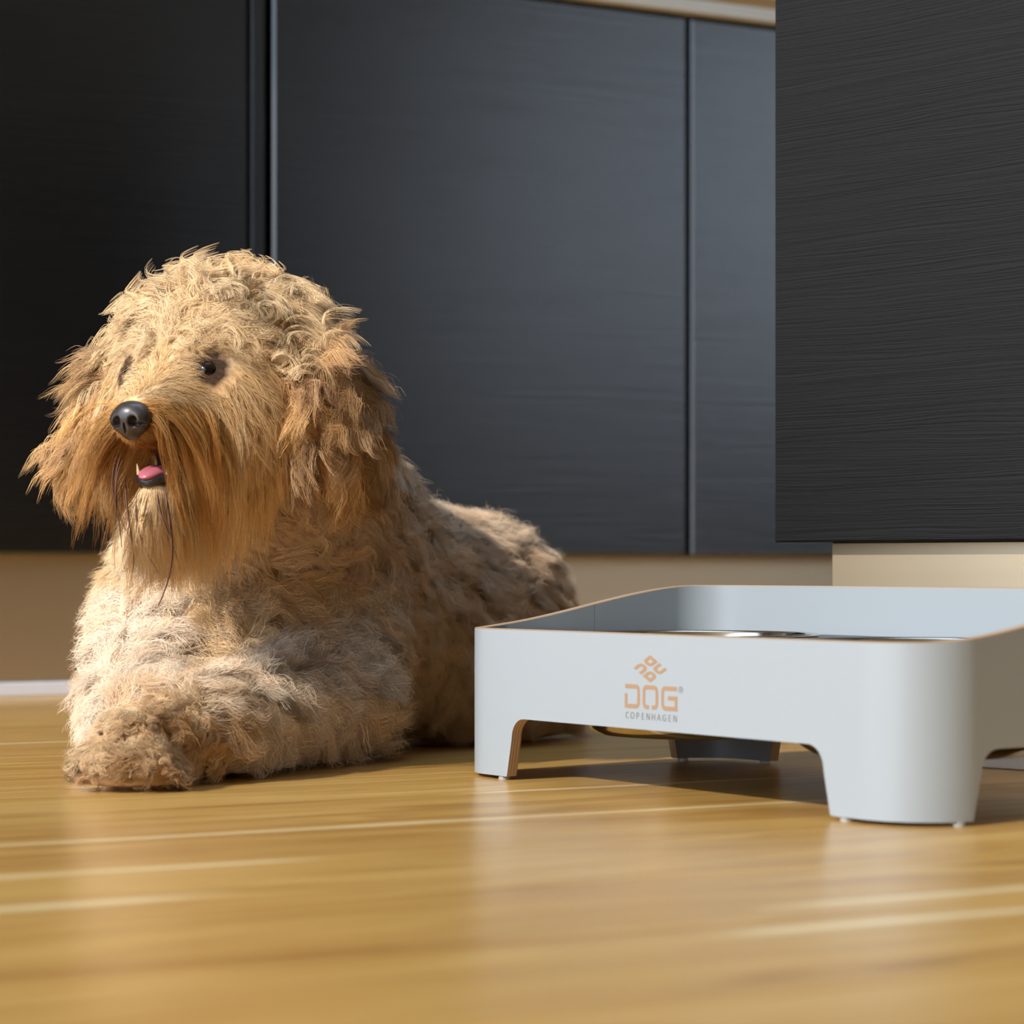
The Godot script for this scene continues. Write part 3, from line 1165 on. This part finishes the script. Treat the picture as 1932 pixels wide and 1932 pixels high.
# one lock of hair of unit length growing along +y and bending towards +z
func lock_mesh(seed_: int, strands: int, segs: int, bend: float, wave: float, waves: float, curl: float, turns: float, root: float, tip: float, thick: float, frizz: float) -> ArrayMesh:
	var r := RandomNumberGenerator.new()
	r.seed = seed_
	var V := PackedVector3Array()
	var N := PackedVector3Array()
	var C := PackedColorArray()
	var I := PackedInt32Array()
	var mid := []
	var pos := Vector3.ZERO
	var ph := r.randf() * TAU
	for i in segs + 1:
		var t := i / float(segs)
		var a := bend * t
		if i:
			pos += Vector3(0, cos(a), sin(a)) / segs
		var grow := sqrt(t)
		mid.append(pos + Vector3(wave * sin(TAU * waves * t + ph) * grow, 0, wave * 0.5 * cos(TAU * waves * t * 1.1 + ph) * grow) + Vector3(cos(TAU * turns * t + ph), 0, sin(TAU * turns * t + ph)) * curl * grow - Vector3(cos(ph), 0, sin(ph)) * curl * (1.0 - t) * 0.0)
	for s in strands:
		var o := Vector2.from_angle(r.randf() * TAU) * sqrt(r.randf())
		var o2 := o.lerp(Vector2.from_angle(r.randf() * TAU) * r.randf(), 0.5)
		var len := r.randf_range(0.72, 1.08)
		var tone := r.randf_range(0.80, 1.12)  # every hair has a pigment of its own, drawn at random, even from root to tip
		var fp := r.randf() * TAU
		var fq := r.randf() * TAU
		var fw := r.randf_range(0.8, 2.0)
		var first := V.size()
		for i in segs + 1:
			var t := i / float(segs)
			var c: Vector3 = mid[i] * len
			var w := o * root * (1.0 - t) + o2 * tip * t
			c += Vector3(w.x, 0, w.y) + Vector3(sin(TAU * fw * t + fp), 0.3 * cos(TAU * fw * t), sin(TAU * fw * t + fq)) * frizz * t
			var d: Vector3 = (mid[mini(i + 1, segs)] - mid[maxi(i - 1, 0)]).normalized()
			var side := d.cross(Vector3(0.3, 0.1, 0.95)).normalized()
			var up := side.cross(d)
			var rad := thick * (1.0 - 0.85 * t * t * t)
			for k in 3:
				var n := side * cos(TAU * k / 3 + fp) + up * sin(TAU * k / 3 + fp)
				V.append(c + n * rad)
				N.append((n * 0.45 + Vector3(0, 0.55, -0.65)).normalized())
				C.append(Color(tone, tone, tone))
			if i:
				var b := first + i * 3
				for k in 3:
					var j := (k + 1) % 3
					I.append_array([b - 3 + k, b + j, b + k, b - 3 + k, b - 3 + j, b + j])
	return mesh_from(V, N, I, C)


# how the coat grows: [kind of lock, length, lean along the lay (0 upright .. 1 flat), wildness, density per square metre]
func growth(tag: int, p: Vector3, n: Vector3) -> Array:
	var h := to_head(p)
	if tag == MUZZLE or tag == CHEEK:
		var near := minf((h - Vector3(0.031, EYE_Y, 0.067)).length(), (h - Vector3(-0.031, EYE_Y, 0.067)).length())
		if near < 0.0098:
			return []
		if near < 0.021:
			return ["short", 0.007, 0.75, 0.25, 900000.0]
	match tag:
		SKULL:
			var eye := minf((h - Vector3(0.031, EYE_Y, 0.067)).length(), (h - Vector3(-0.031, EYE_Y, 0.067)).length())
			var face := sstep(0.030, 0.055, h.z) * sstep(0.052, 0.026, h.y)
			if eye < 0.0098:
				return []
			if face > 0.5 and h.y > 0.010:
				return ["curl" if rng.randf() < 0.4 else "fluff", lerpf(0.015, 0.028, sstep(0.010, 0.036, h.y)), 0.5, 0.7, 110000.0]
			if face > 0.5:
				var short := lerpf(0.0060, 0.018, sstep(0.013, 0.036, eye))
				return ["short", short, 0.7, 0.3, 190000.0 * clampf(pow(0.016 / short, 2.0), 1.0, 8.0)]
			return (["ringlet", 0.036, 0.26, 1.0, 78000.0] if rng.randf() < (0.55 if h.x > 0.0 else 0.35) else ["curl", 0.029, 0.34, 0.9, 78000.0])
		CHEEK:
			return ["straight", 0.030, 0.75, 0.25, 70000.0]
		MUZZLE:
			if (h.z > 0.122 and h.y > -0.046) or (h.y < -0.063 and absf(h.x) < 0.013):
				return []
			if h.y < -0.045 and absf(h.x) < 0.016:
				return ["short", 0.010, 0.7, 0.25, 700000.0]
			return ["short", 0.016, 0.72, 0.3, 190000.0]
		JAW:
			if h.y > -0.09 and h.z > 0.06:
				return []
			return ["straight", 0.03, 0.7, 0.2, 60000.0]
		EAR_NEAR, EAR_FAR:
			return ["wavy", 0.036, 0.5, 0.5, 75000.0]
		NECK:
			return ["curl", 0.028, 0.42, 0.7, 80000.0]
		CHEST:
			return ["curl" if rng.randf() < 0.4 else "fluff", 0.030, 0.48, 0.75, 90000.0]
		SHOULDER:
			return ["curl" if rng.randf() < 0.4 else "fluff", 0.026, 0.50, 0.7, 95000.0]
		TORSO, THIGH, HIND_FOOT:
			return ["fluff", 0.023, 0.58, 0.6, 95000.0]
		FORELEG, FORELEG_FAR:
			return ["curl" if rng.randf() < 0.25 else "fluff", 0.028, 0.56, 0.65, 95000.0]
		PAW:
			return ["knot" if rng.randf() < 0.7 else "fluff", 0.019, 0.42, 0.8, 120000.0]
	return []


# the lay of the coat: where hair points along the skin
func lay(tag: int, p: Vector3) -> Vector3:
	var h := to_head(p)
	match tag:
		SKULL:
			for sx in [-1.0, 1.0]:
				var e := h - Vector3(sx * 0.031, EYE_Y, 0.067)
				if e.length() < 0.02:
					return head_l * sx * 0.8 + Vector3.DOWN * 0.35 - head_f * 0.3 + Vector3.UP * e.y * 30.0
			return head_l * h.x * 8.0 + Vector3.UP * (h.y * 4.0 - 0.3) - head_f * 0.3
		CHEEK:
			return Vector3.DOWN + head_l * signf(h.x) * 0.4 - head_f * 0.5
		MUZZLE:
			return head_l * signf(h.x) * absf(h.x) * 40.0 + Vector3.DOWN * absf(h.x) * 25.0 - head_f * 0.8
		JAW:
			return Vector3.DOWN + head_f * 0.2
		EAR_NEAR, EAR_FAR:
			return Vector3.DOWN + head_l * signf(h.x) * 0.25
		NECK, CHEST:
			return Vector3.DOWN * 0.8 + W(0.25, 0, 0.2)
		FORELEG, FORELEG_FAR:
			return W(0.45, -0.45, 0.5)
		PAW:
			return W(-0.3, -0.4, -0.4)
	return W(0.42, -0.75, 0.85)


# the coat parts into tufts: the tuft a point belongs to, as [centre, its own lean, its tone]
var tufts := {}

func tuft(p: Vector3, size: float) -> Array:
	var c := Vector3i((p / size).floor())
	var best := []
	var near := 1e9
	for dx in [-1, 0, 1]:
		for dy in [-1, 0, 1]:
			for dz in [-1, 0, 1]:
				var key := Vector4i(c.x + dx, c.y + dy, c.z + dz, int(size * 10000))
				if not tufts.has(key):
					tufts[key] = [(Vector3(c.x + dx, c.y + dy, c.z + dz) + Vector3(rng.randf(), rng.randf(), rng.randf())) * size, Vector3(rng.randfn(), rng.randfn(), rng.randfn()), rng.randf_range(0.88, 1.1)]
				var t: Array = tufts[key]
				var d := (t[0] as Vector3).distance_squared_to(p)
				if d < near:
					near = d
					best = t
	return best


func plant(V: PackedVector3Array, I: PackedInt32Array, parent: Node3D, offset: Vector3) -> void:
	var kinds := {"short": [], "curl": [], "wavy": [], "straight": [], "fluff": [], "ringlet": [], "stray": [], "knot": []}
	for k in 3:
		kinds.short.append(lock_mesh(10 + k, 12, 5, 0.7, 0.05, 0.6, 0.0, 0, 0.24, 0.36, 0.0085, 0.07))
		kinds.curl.append(lock_mesh(20 + k, 20, 14, 1.1, 0.05, 1.0, 0.13, 1.1 + 0.25 * k, 0.15, 0.11, 0.0046, 0.045))
		kinds.stray.append(lock_mesh(70 + k, 4, 14, 1.4, 0.10, 1.2, 0.09, 1.0, 0.10, 0.22, 0.0026, 0.06))
		kinds.knot.append(lock_mesh(80 + k, 10, 12, 1.2, 0.05, 1.0, 0.16, 1.2 + 0.2 * k, 0.15, 0.10, 0.0085, 0.04))
		kinds.ringlet.append(lock_mesh(60 + k, 22, 18, 1.2, 0.02, 1.0, 0.17, 1.25 + 0.25 * k, 0.075, 0.045, 0.0048, 0.018))
		kinds.wavy.append(lock_mesh(30 + k, 18, 14, 0.6, 0.11, 1.3 + 0.3 * k, 0.03, 1.0, 0.10, 0.07, 0.0038, 0.025))
		kinds.straight.append(lock_mesh(40 + k, 14, 7, 0.5, 0.03, 0.6, 0.0, 0, 0.12, 0.10, 0.0058, 0.02))
		kinds.fluff.append(lock_mesh(50 + k, 20, 10, 0.75, 0.09, 1.1 + 0.2 * k, 0.06, 0.9, 0.20, 0.17, 0.0046, 0.075))
	var m := mat("coat_hair", Color.WHITE, 0.65, 0.0, 0.25)
	m.vertex_color_use_as_albedo = true
	var region := {SKULL: "head_fur", CHEEK: "cheek_fur", MUZZLE: "muzzle_fur", JAW: "chin_fur", EAR_NEAR: "ear_fur", EAR_FAR: "ear_fur", NECK: "neck_fur", CHEST: "chest_fur", SHOULDER: "shoulder_fur", TORSO: "back_fur", THIGH: "thigh_fur", HIND_FOOT: "hind_foot_fur", FORELEG: "foreleg_fur", FORELEG_FAR: "foreleg_fur", PAW: "paw_fur"}
	var places := {}
	var tints := {}
	for f in range(0, I.size(), 3):
		var a := V[I[f]]
		var b := V[I[f + 1]]
		var c := V[I[f + 2]]
		var area := (b - a).cross(c - a).length() / 2.0
		var mid := (a + b + c) / 3.0
		if mid.y < 0.006:
			continue
		var q := Vector3i(((mid - g_lo) / CELL).round())
		var tag := g_t[(q.z * g_n.y + q.y) * g_n.x + q.x]
		var n0 := slope(mid)
		var how := growth(tag, mid, n0)
		if how.is_empty():
			continue
		var want: float = area * how[4]
		var count := int(want) + (1 if rng.randf() < want - int(want) else 0)
		for k in count:
			var u := rng.randf()
			var v := rng.randf()
			if u + v > 1.0:
				u = 1.0 - u
				v = 1.0 - v
			var p := a + (b - a) * u + (c - a) * v
			var n := slope(p)
			var along := lay(tag, p)
			along = along - n * along.dot(n)
			if along.length() < 0.1:
				along += (Vector3(0.3, 0.9, -0.2) - n * n.dot(Vector3(0.3, 0.9, -0.2))) * 0.3
			along = along.normalized()
			var wild := Vector3(rng.randfn(), rng.randfn(), rng.randfn())
			var tf := []
			var gather := Vector3.ZERO
			var tone := 1.0
			if how[0] != "short" and how[0] != "straight":
				tf = tuft(p, how[1] * (0.5 if tag == SKULL else 0.66))
				wild = wild * 0.3 + tf[1] * 0.9
				gather = (tf[0] - p) / how[1]
				gather = (gather - n * gather.dot(n)) * (0.45 if tag == SKULL else 0.3 if tag == PAW else 0.75)
				tone = tf[2]
				if tag == EAR_NEAR or tag == EAR_FAR:
					tone = pow(tone, 2.2)
			wild = wild - n * wild.dot(n)
			var bendto: Vector3 = (along + wild * how[3] * 0.8).normalized()
			if p.y < 0.035 and bendto.y < 0.0:
				bendto.y *= clampf((p.y - 0.012) / 0.03, -0.2, 1.0)
			var up: Vector3 = (n * (1.0 - how[2] * 0.85) + bendto * how[2] + gather).normalized()
			var length: float = how[1] * rng.randf_range(0.75, 1.25)
			if p.y + up.y * length < 0.004:
				up.y = (0.004 - p.y) / length
				up = up.normalized()
			var fwd: Vector3 = (bendto - up * bendto.dot(up)).normalized()
			var bs := Basis(up.cross(fwd).normalized(), up, fwd).scaled_local(Vector3(length, length, length))
			var key := [tag, how[0], rng.randi() % 3]
			if not places.has(key):
				places[key] = []
				tints[key] = []
			places[key].append(Transform3D(bs, p - n * 0.002 - offset))
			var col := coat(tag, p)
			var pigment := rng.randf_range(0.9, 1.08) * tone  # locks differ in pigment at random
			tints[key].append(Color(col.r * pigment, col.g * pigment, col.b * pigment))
			if how[1] > 0.018 and how[0] != "straight" and rng.randf() < (0.05 if tag == SKULL or tag == EAR_NEAR or tag == EAR_FAR else 0.025):
				var up2 := (n * 0.8 + wild * 0.35 + along * 0.3).normalized()
				if p.y + up2.y * how[1] < 0.01:
					continue
				var f2 := (along - up2 * along.dot(up2)).normalized()
				var key2 := [tag, "stray", rng.randi() % 3]
				if not places.has(key2):
					places[key2] = []
					tints[key2] = []
				var l2: float = how[1] * rng.randf_range(0.95, 1.35)
				places[key2].append(Transform3D(Basis(up2.cross(f2).normalized(), up2, f2).scaled_local(Vector3(l2, l2, l2)), p - n * 0.002 - offset))
				tints[key2].append(Color(col.r * pigment, col.g * pigment, col.b * pigment))
	var total := 0
	for key in places:
		var mm := MultiMesh.new()
		mm.transform_format = MultiMesh.TRANSFORM_3D
		mm.use_colors = true
		mm.mesh = kinds[key[1]][key[2]]
		mm.instance_count = places[key].size()
		for i in places[key].size():
			mm.set_instance_transform(i, places[key][i])
			mm.set_instance_color(i, tints[key][i])
		total += places[key].size()
		var o := MultiMeshInstance3D.new()
		o.name = region[key[0]]
		o.multimesh = mm
		o.material_override = m
		o.set_meta("kind", "stuff")
		parent.add_child(o, true)


# long hair of beard, moustache and ears: each lock falls under its own weight and slides over the skin
func long_hair(called: String, roots: Array, parent: Node3D, offset: Vector3) -> void:
	var V := PackedVector3Array()
	var N := PackedVector3Array()
	var C := PackedColorArray()
	var I := PackedInt32Array()
	for rt in roots:
		var p: Vector3 = rt[0]
		var d: Vector3 = rt[1]
		var length: float = rt[2]
		var col: Color = rt[3]
		var wave: float = rt[4]
		var pull: Vector3 = rt[5]
		var strands: int = rt[6]
		var segs := 11
		var path := [p]
		var outs := [slope(p)]
		var step := length / segs
		for i in segs:
			d = (d + pull * (0.22 + 0.03 * i)).normalized()
			p += d * step
			var s := dist(p)
			var clear: float = 0.002 + 0.004 * i / segs
			if s < clear:
				var g := slope(p)
				p += g * (clear - s)
				d = (d - g * minf(0.0, d.dot(g))).normalized()
			path.append(p)
			outs.append(slope(p))
		var side0 := (path[segs] - path[0] as Vector3).cross(head_f + Vector3(0.1, 0.05, 0)).normalized()
		var ph := rng.randf() * TAU
		var wn := rng.randf_range(1.2, 2.2)
		for s in strands:
			var o := Vector2.from_angle(rng.randf() * TAU) * sqrt(rng.randf())
			var len := rng.randf_range(0.7, 1.0)
			var tone := rng.randf_range(0.78, 1.12)  # pigment of this hair, at random
			var cc := Color(col.r * tone, col.g * tone, col.b * tone)
			var fp := rng.randf() * TAU
			var first := V.size()
			for i in segs + 1:
				var t := i / float(segs)
				var k := t * len * segs
				var k0 := mini(int(k), segs - 1)
				var c: Vector3 = (path[k0] as Vector3).lerp(path[k0 + 1], k - k0)
				var dd: Vector3 = (path[k0 + 1] - path[k0] as Vector3).normalized()
				var side := (side0 - dd * side0.dot(dd)).normalized()
				var up := side.cross(dd)
				var spread := lerpf(0.0030, 0.0012, t)
				c += (side * o.x + up * o.y) * spread
				c += (side * sin(TAU * wn * t + ph) + up * cos(TAU * wn * t + ph)) * wave * t
				c += (side * sin(TAU * 1.3 * t + fp) + up * cos(TAU * 1.1 * t + fp)) * 0.0010 * t
				var rad := 0.00014 * (1.0 - 0.8 * t * t)
				for j in 3:
					var n := side * cos(TAU * j / 3 + fp) + up * sin(TAU * j / 3 + fp)
					V.append(c + n * rad - offset)
					N.append((n * 0.5 + outs[k0] * 0.8).normalized())
					C.append(cc)
				if i:
					var b := first + i * 3
					for j in 3:
						var jn := (j + 1) % 3
						I.append_array([b - 3 + j, b + jn, b + j, b - 3 + j, b - 3 + jn, b + jn])
	if V.size() == 0:
		return
	var o2 := obj(called, mesh_from(V, N, I, C), M.coat_hair, parent)
	o2.set_meta("kind", "stuff")


func small_nets(lo: Vector3, hi: Vector3, h: float, f: Callable) -> ArrayMesh:
	var n := Vector3i(((hi - lo) / h).ceil()) + Vector3i.ONE
	var vals := PackedFloat32Array()
	vals.resize(n.x * n.y * n.z)
	for z in n.z:
		for y in n.y:
			for x in n.x:
				vals[(z * n.y + y) * n.x + x] = f.call(lo + Vector3(x, y, z) * h)
	var r := nets(vals, n, lo, h)
	var V: PackedVector3Array = r[0]
	var N := PackedVector3Array()
	for v in V:
		var e := h * 0.7
		N.append(Vector3(f.call(v + Vector3(e, 0, 0)) - f.call(v - Vector3(e, 0, 0)), f.call(v + Vector3(0, e, 0)) - f.call(v - Vector3(0, e, 0)), f.call(v + Vector3(0, 0, e)) - f.call(v - Vector3(0, 0, e))).normalized())
	return mesh_from(V, N, r[1])


func ell(p: Vector3, c: Vector3, r: Vector3) -> float:
	var q := p - c
	var k0 := (q / r).length()
	return k0 * (k0 - 1.0) / maxf((q / (r * r)).length(), 1e-6)


func face(body: Node3D, offset: Vector3) -> void:
	var hb := Basis(head_l, Vector3.UP, head_f)
	var place := Transform3D(hb.scaled(Vector3.ONE * HS), head_o - offset)
	mat("nose_leather", rgb8(46, 37, 33), 0.42)
	M.nose_leather.clearcoat_enabled = true
	M.nose_leather.clearcoat = 0.5
	M.nose_leather.clearcoat_roughness = 0.22
	mat("eye_dark", rgb8(22, 13, 8), 0.04)
	mat("tongue_pink", rgb8(190, 104, 116), 0.28)
	mat("lip_dark", rgb8(40, 34, 36), 0.28)
	mat("tooth_ivory", rgb8(214, 190, 146), 0.35)
	mat("claw_horn", rgb8(206, 184, 146), 0.4)
	mat("wet_hair", rgb8(88, 48, 24), 0.5)
	var nose := small_nets(Vector3(-0.022, -0.056, 0.108), Vector3(0.022, -0.018, 0.142), 0.0011, func(p: Vector3) -> float:
		var d := smin(ell(p, Vector3(0, -0.0340, 0.1255), Vector3(0.0165, 0.0125, 0.0125)), ell(p, Vector3(0, -0.0420, 0.1250), Vector3(0.0100, 0.0105, 0.0105)), 0.006)
		for s in [-1.0, 1.0]:
			d = smin(d, ell(p, Vector3(s * 0.0100, -0.0375, 0.1275), Vector3(0.0070, 0.0075, 0.0085)), 0.004)
		for s in [-1.0, 1.0]:
			var hole := minf(ell(p, Vector3(s * 0.0072, -0.0385, 0.1372), Vector3(0.0036, 0.0042, 0.0080)), ell(p, Vector3(s * 0.0120, -0.0410, 0.1345), Vector3(0.0050, 0.0017, 0.0060)))
			d = -smin(-d, hole, 0.0015)
		return -smin(-d, ell(p, Vector3(0, -0.0470, 0.1370), Vector3(0.0009, 0.0080, 0.0040)), 0.001))
	var no := obj("nose", nose, M.nose_leather, body)
	no.transform = place * Transform3D(Basis.from_scale(Vector3.ONE * 0.93), Vector3(0, -0.0082, 0.005))
	for s in [-1.0, 1.0]:
		var sm := SphereMesh.new()
		sm.radius = 0.0098
		sm.height = 0.0196
		sm.radial_segments = 40
		sm.rings = 20
		obj("eye", sm, M.eye_dark, body).transform = place * Transform3D(Basis(), Vector3(s * 0.031, EYE_Y - 0.0005, 0.0684))
	var tongue := small_nets(Vector3(-0.018, -0.092, 0.05), Vector3(0.018, -0.066, 0.116), 0.0012, func(p: Vector3) -> float:
		var q := p
		q.y += 6.0 * maxf(0.0, p.z - 0.085) * maxf(0.0, p.z - 0.085) * 1.6
		var d := ell(q, Vector3(0, -0.0785, 0.083), Vector3(0.0122, 0.0056, 0.0245))
		return -smin(-d, ell(q, Vector3(0, -0.0712, 0.09), Vector3(0.0024, 0.0026, 0.03)), 0.003))
	obj("tongue", tongue, M.tongue_pink, body).transform = place
	var lip := st_new()
	var pts := []
	var rad := []
	for k in 19:
		var a := lerpf(-1.75, 1.75, k / 18.0)
		pts.append(Vector3(sin(a) * 0.0150, -0.0865 + 0.004 * absf(sin(a)), 0.083 + cos(a) * 0.0175))
		rad.append(0.0042 - 0.0016 * absf(a) / 1.75)
	add_tube(lip, pts, rad, 10)
	lip.generate_normals()
	obj("lower_lip", lip.commit(), M.lip_dark, body).transform = place
	for w in [[Vector3(-0.0118, -0.0830, 0.0935), Vector3(-0.0128, -0.0725, 0.0955), 0.0018], [Vector3(0.0118, -0.0830, 0.0935), Vector3(0.0126, -0.0765, 0.0950), 0.0017], [Vector3(0.0065, -0.0840, 0.0980), Vector3(0.0068, -0.0795, 0.0995), 0.0018], [Vector3(0.0022, -0.0842, 0.0995), Vector3(0.0022, -0.0802, 0.1008), 0.0016], [Vector3(-0.0022, -0.0842, 0.0995), Vector3(-0.0022, -0.0802, 0.1008), 0.0016], [Vector3(-0.0065, -0.0840, 0.0980), Vector3(-0.0068, -0.0795, 0.0995), 0.0018]]:
		var ts := st_new()
		var tp := []
		var tr := []
		for k in 6:
			tp.append((w[0] as Vector3).lerp(w[1], k / 5.0))
			tr.append(w[2] * (1.0 - 0.85 * pow(k / 5.0, 1.6)))
		add_tube(ts, tp, tr, 10)
		ts.generate_normals()
		obj("tooth", ts.commit(), M.tooth_ivory, body).transform = place
	# wet wisps that hang from the corners of the mouth
	for w in [
		[Vector3(-0.020, -0.082, 0.100), Vector3(-0.012, -0.115, 0.112), Vector3(-0.004, -0.138, 0.108), Vector3(-0.010, -0.152, 0.106), 0.0009],
		[Vector3(0.016, -0.090, 0.103), Vector3(0.024, -0.118, 0.112), Vector3(0.034, -0.140, 0.108), Vector3(0.016, -0.176, 0.112), 0.0014],
		[Vector3(0.010, -0.094, 0.104), Vector3(0.014, -0.112, 0.110), Vector3(0.027, -0.128, 0.110), Vector3(0.032, -0.150, 0.108), 0.0008],
		[Vector3(-0.008, -0.096, 0.103), Vector3(-0.006, -0.118, 0.112), Vector3(0.002, -0.136, 0.110), Vector3(0.014, -0.154, 0.106), 0.0006],
		[Vector3(-0.021, -0.066, 0.104), Vector3(-0.026, -0.090, 0.112), Vector3(-0.016, -0.112, 0.112), Vector3(-0.018, -0.134, 0.108), 0.0008],
		[Vector3(-0.023, -0.062, 0.102), Vector3(-0.031, -0.085, 0.110), Vector3(-0.022, -0.105, 0.112), Vector3(-0.010, -0.126, 0.110), 0.0007],
		[Vector3(-0.019, -0.070, 0.105), Vector3(-0.024, -0.088, 0.112), Vector3(-0.018, -0.102, 0.113), Vector3(-0.022, -0.118, 0.110), 0.0006],
		[Vector3(0.020, -0.066, 0.104), Vector3(0.026, -0.086, 0.112), Vector3(0.020, -0.106, 0.113), Vector3(0.026, -0.128, 0.110), 0.0006],
	]:
		var ws := st_new()
		var wp := []
		var wr := []
		for k in 25:
			var t := k / 24.0
			wp.append((w[0] as Vector3).bezier_interpolate(w[1], w[2], w[3], t))
			wr.append(w[4] * 1.2 * minf(1.0, 0.25 + t * 4.0) * (1.0 - 0.75 * t))
		add_tube(ws, wp, wr, 6)
		ws.generate_normals()
		obj("wet_wisp", ws.commit(), M.wet_hair, body).transform = place
	for k in 4:
		var cs := st_new()
		var tip := W(-0.270 + k * 0.0125, 0.015, 1.652 - 0.006 * sin(k * 1.05))
		add_tube(cs, [tip + W(0, 0.002, -0.009), tip + W(-0.001, 0.0, -0.014), tip + W(-0.0015, -0.005, -0.0175)], [0.0016, 0.0013, 0.0005], 8)
		cs.generate_normals()
		obj("claw", cs.commit(), M.claw_horn, body).position = -offset


func dog() -> void:
	rng.seed = 11
	patch.seed = 3
	patch.frequency = 1.0
	patch.fractal_octaves = 2
	shape_dog()
	var base := W(-0.17, 0, 1.95)
	var dg := thing("dog", "curly golden cream dog lying on the wooden floor with open mouth", "dog", base)
	var r := nets(g_d, g_n, g_lo, CELL)
	var V: PackedVector3Array = r[0]
	var I: PackedInt32Array = r[1]
	var N := PackedVector3Array()
	var C := PackedColorArray()
	var VL := PackedVector3Array()
	for v in V:
		N.append(slope(v))
		VL.append(v - base)
		var q := Vector3i(((v - g_lo) / CELL).round())
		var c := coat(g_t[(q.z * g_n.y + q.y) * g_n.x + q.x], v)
		var h := to_head(v)
		if (h - Vector3(0, -0.0715, 0.09)).length() < 0.026 and h.z > 0.058 and absf(h.x) < 0.017 and h.y < -0.056 and h.y > -0.088:
			c = lin(60, 20, 22)
		elif minf((h - Vector3(0.031, EYE_Y, 0.067)).length(), (h - Vector3(-0.031, EYE_Y, 0.067)).length()) < 0.017:
			c = lin(56, 34, 20)
		C.append(c)
	var skin := mat("skin", Color.WHITE, 0.8)
	skin.vertex_color_use_as_albedo = true
	obj("body", mesh_from(VL, N, I, C), skin, dg)
	plant(V, I, dg, base)
	face(dg, base)
	# long hair
	var beard := []
	var ears := []
	for f in range(0, I.size(), 3):
		var a := V[I[f]]
		var b := V[I[f + 1]]
		var c := V[I[f + 2]]
		var mid := (a + b + c) / 3.0
		var q := Vector3i(((mid - g_lo) / CELL).round())
		var tag := g_t[(q.z * g_n.y + q.y) * g_n.x + q.x]
		if tag != MUZZLE and tag != JAW and tag != CHEEK and tag != EAR_NEAR and tag != EAR_FAR:
			continue
		var area := (b - a).cross(c - a).length() / 2.0
		var h := to_head(mid)
		var n := slope(mid)
		var out := head_l * signf(h.x)
		var want := 0.0
		var length := 0.0
		var d := Vector3.ZERO
		var wave := 0.0
		var pull := Vector3.DOWN
		match tag:
			MUZZLE:
				if h.y > -0.030 or absf(h.x) < 0.0155 or h.z > 0.122:
					continue
				want = 70000.0
				length = rng.randf_range(0.045, 0.10) * lerpf(1.0, 0.72, sstep(0.018, 0.04, absf(h.x)))
				d = n * 0.55 + out * 0.3 + Vector3.DOWN * 0.3 - head_f * 0.1
				pull = Vector3.DOWN + out * lerpf(0.20, 0.0, sstep(0.016, 0.03, absf(h.x))) - head_f * 0.02
			CHEEK:
				if (Vector3(absf(h.x), h.y, h.z) - Vector3(0.031, EYE_Y, 0.067)).length() < 0.026:
					continue
				want = 36000.0
				length = rng.randf_range(0.6, 1.0) * lerpf(0.035, 0.088, sstep(-0.005, 0.045, h.z)) * lerpf(1.0, 0.5, sstep(0.04, 0.07, absf(h.x)))
				d = n * 0.5 + Vector3.DOWN * 0.5 - head_f * 0.3
				pull = Vector3.DOWN - head_f * 0.08 - out * 0.1
			JAW:
				if h.y > -0.092:
					continue
				want = 80000.0
				length = rng.randf_range(0.05, 0.075)
				d = n * 0.6 + Vector3.DOWN * 0.5
				pull = Vector3.DOWN
			_:
				want = 30000.0
				length = rng.randf_range(0.022, 0.044) * (0.75 if tag == EAR_FAR else 1.0)
				d = n * 0.9 + Vector3.DOWN * 0.3
				wave = 0.0055
				pull = Vector3.DOWN * 0.8 + out * 0.15
		var count := int(area * want) + (1 if rng.randf() < area * want - int(area * want) else 0)
		for k in count:
			var u := rng.randf()
			var v := rng.randf() * (1.0 - u)
			var p := a + (b - a) * u + (c - a) * v
			var col := coat(tag, p)
			var row := [p, (d + tuft(p, 0.010)[1] * 0.16 + Vector3(rng.randfn(), rng.randfn(), rng.randfn()) * 0.1).normalized(), length, Color(col.r * tuft(p, 0.010)[2], col.g * tuft(p, 0.010)[2], col.b * tuft(p, 0.010)[2]), maxf(wave, rng.randf() * 0.0022), pull, 12]
			if tag == EAR_NEAR or tag == EAR_FAR:
				ears.append(row)
			else:
				beard.append(row)
	long_hair("beard", beard, dg, base)
	long_hair("ear_hair", ears, dg, base)
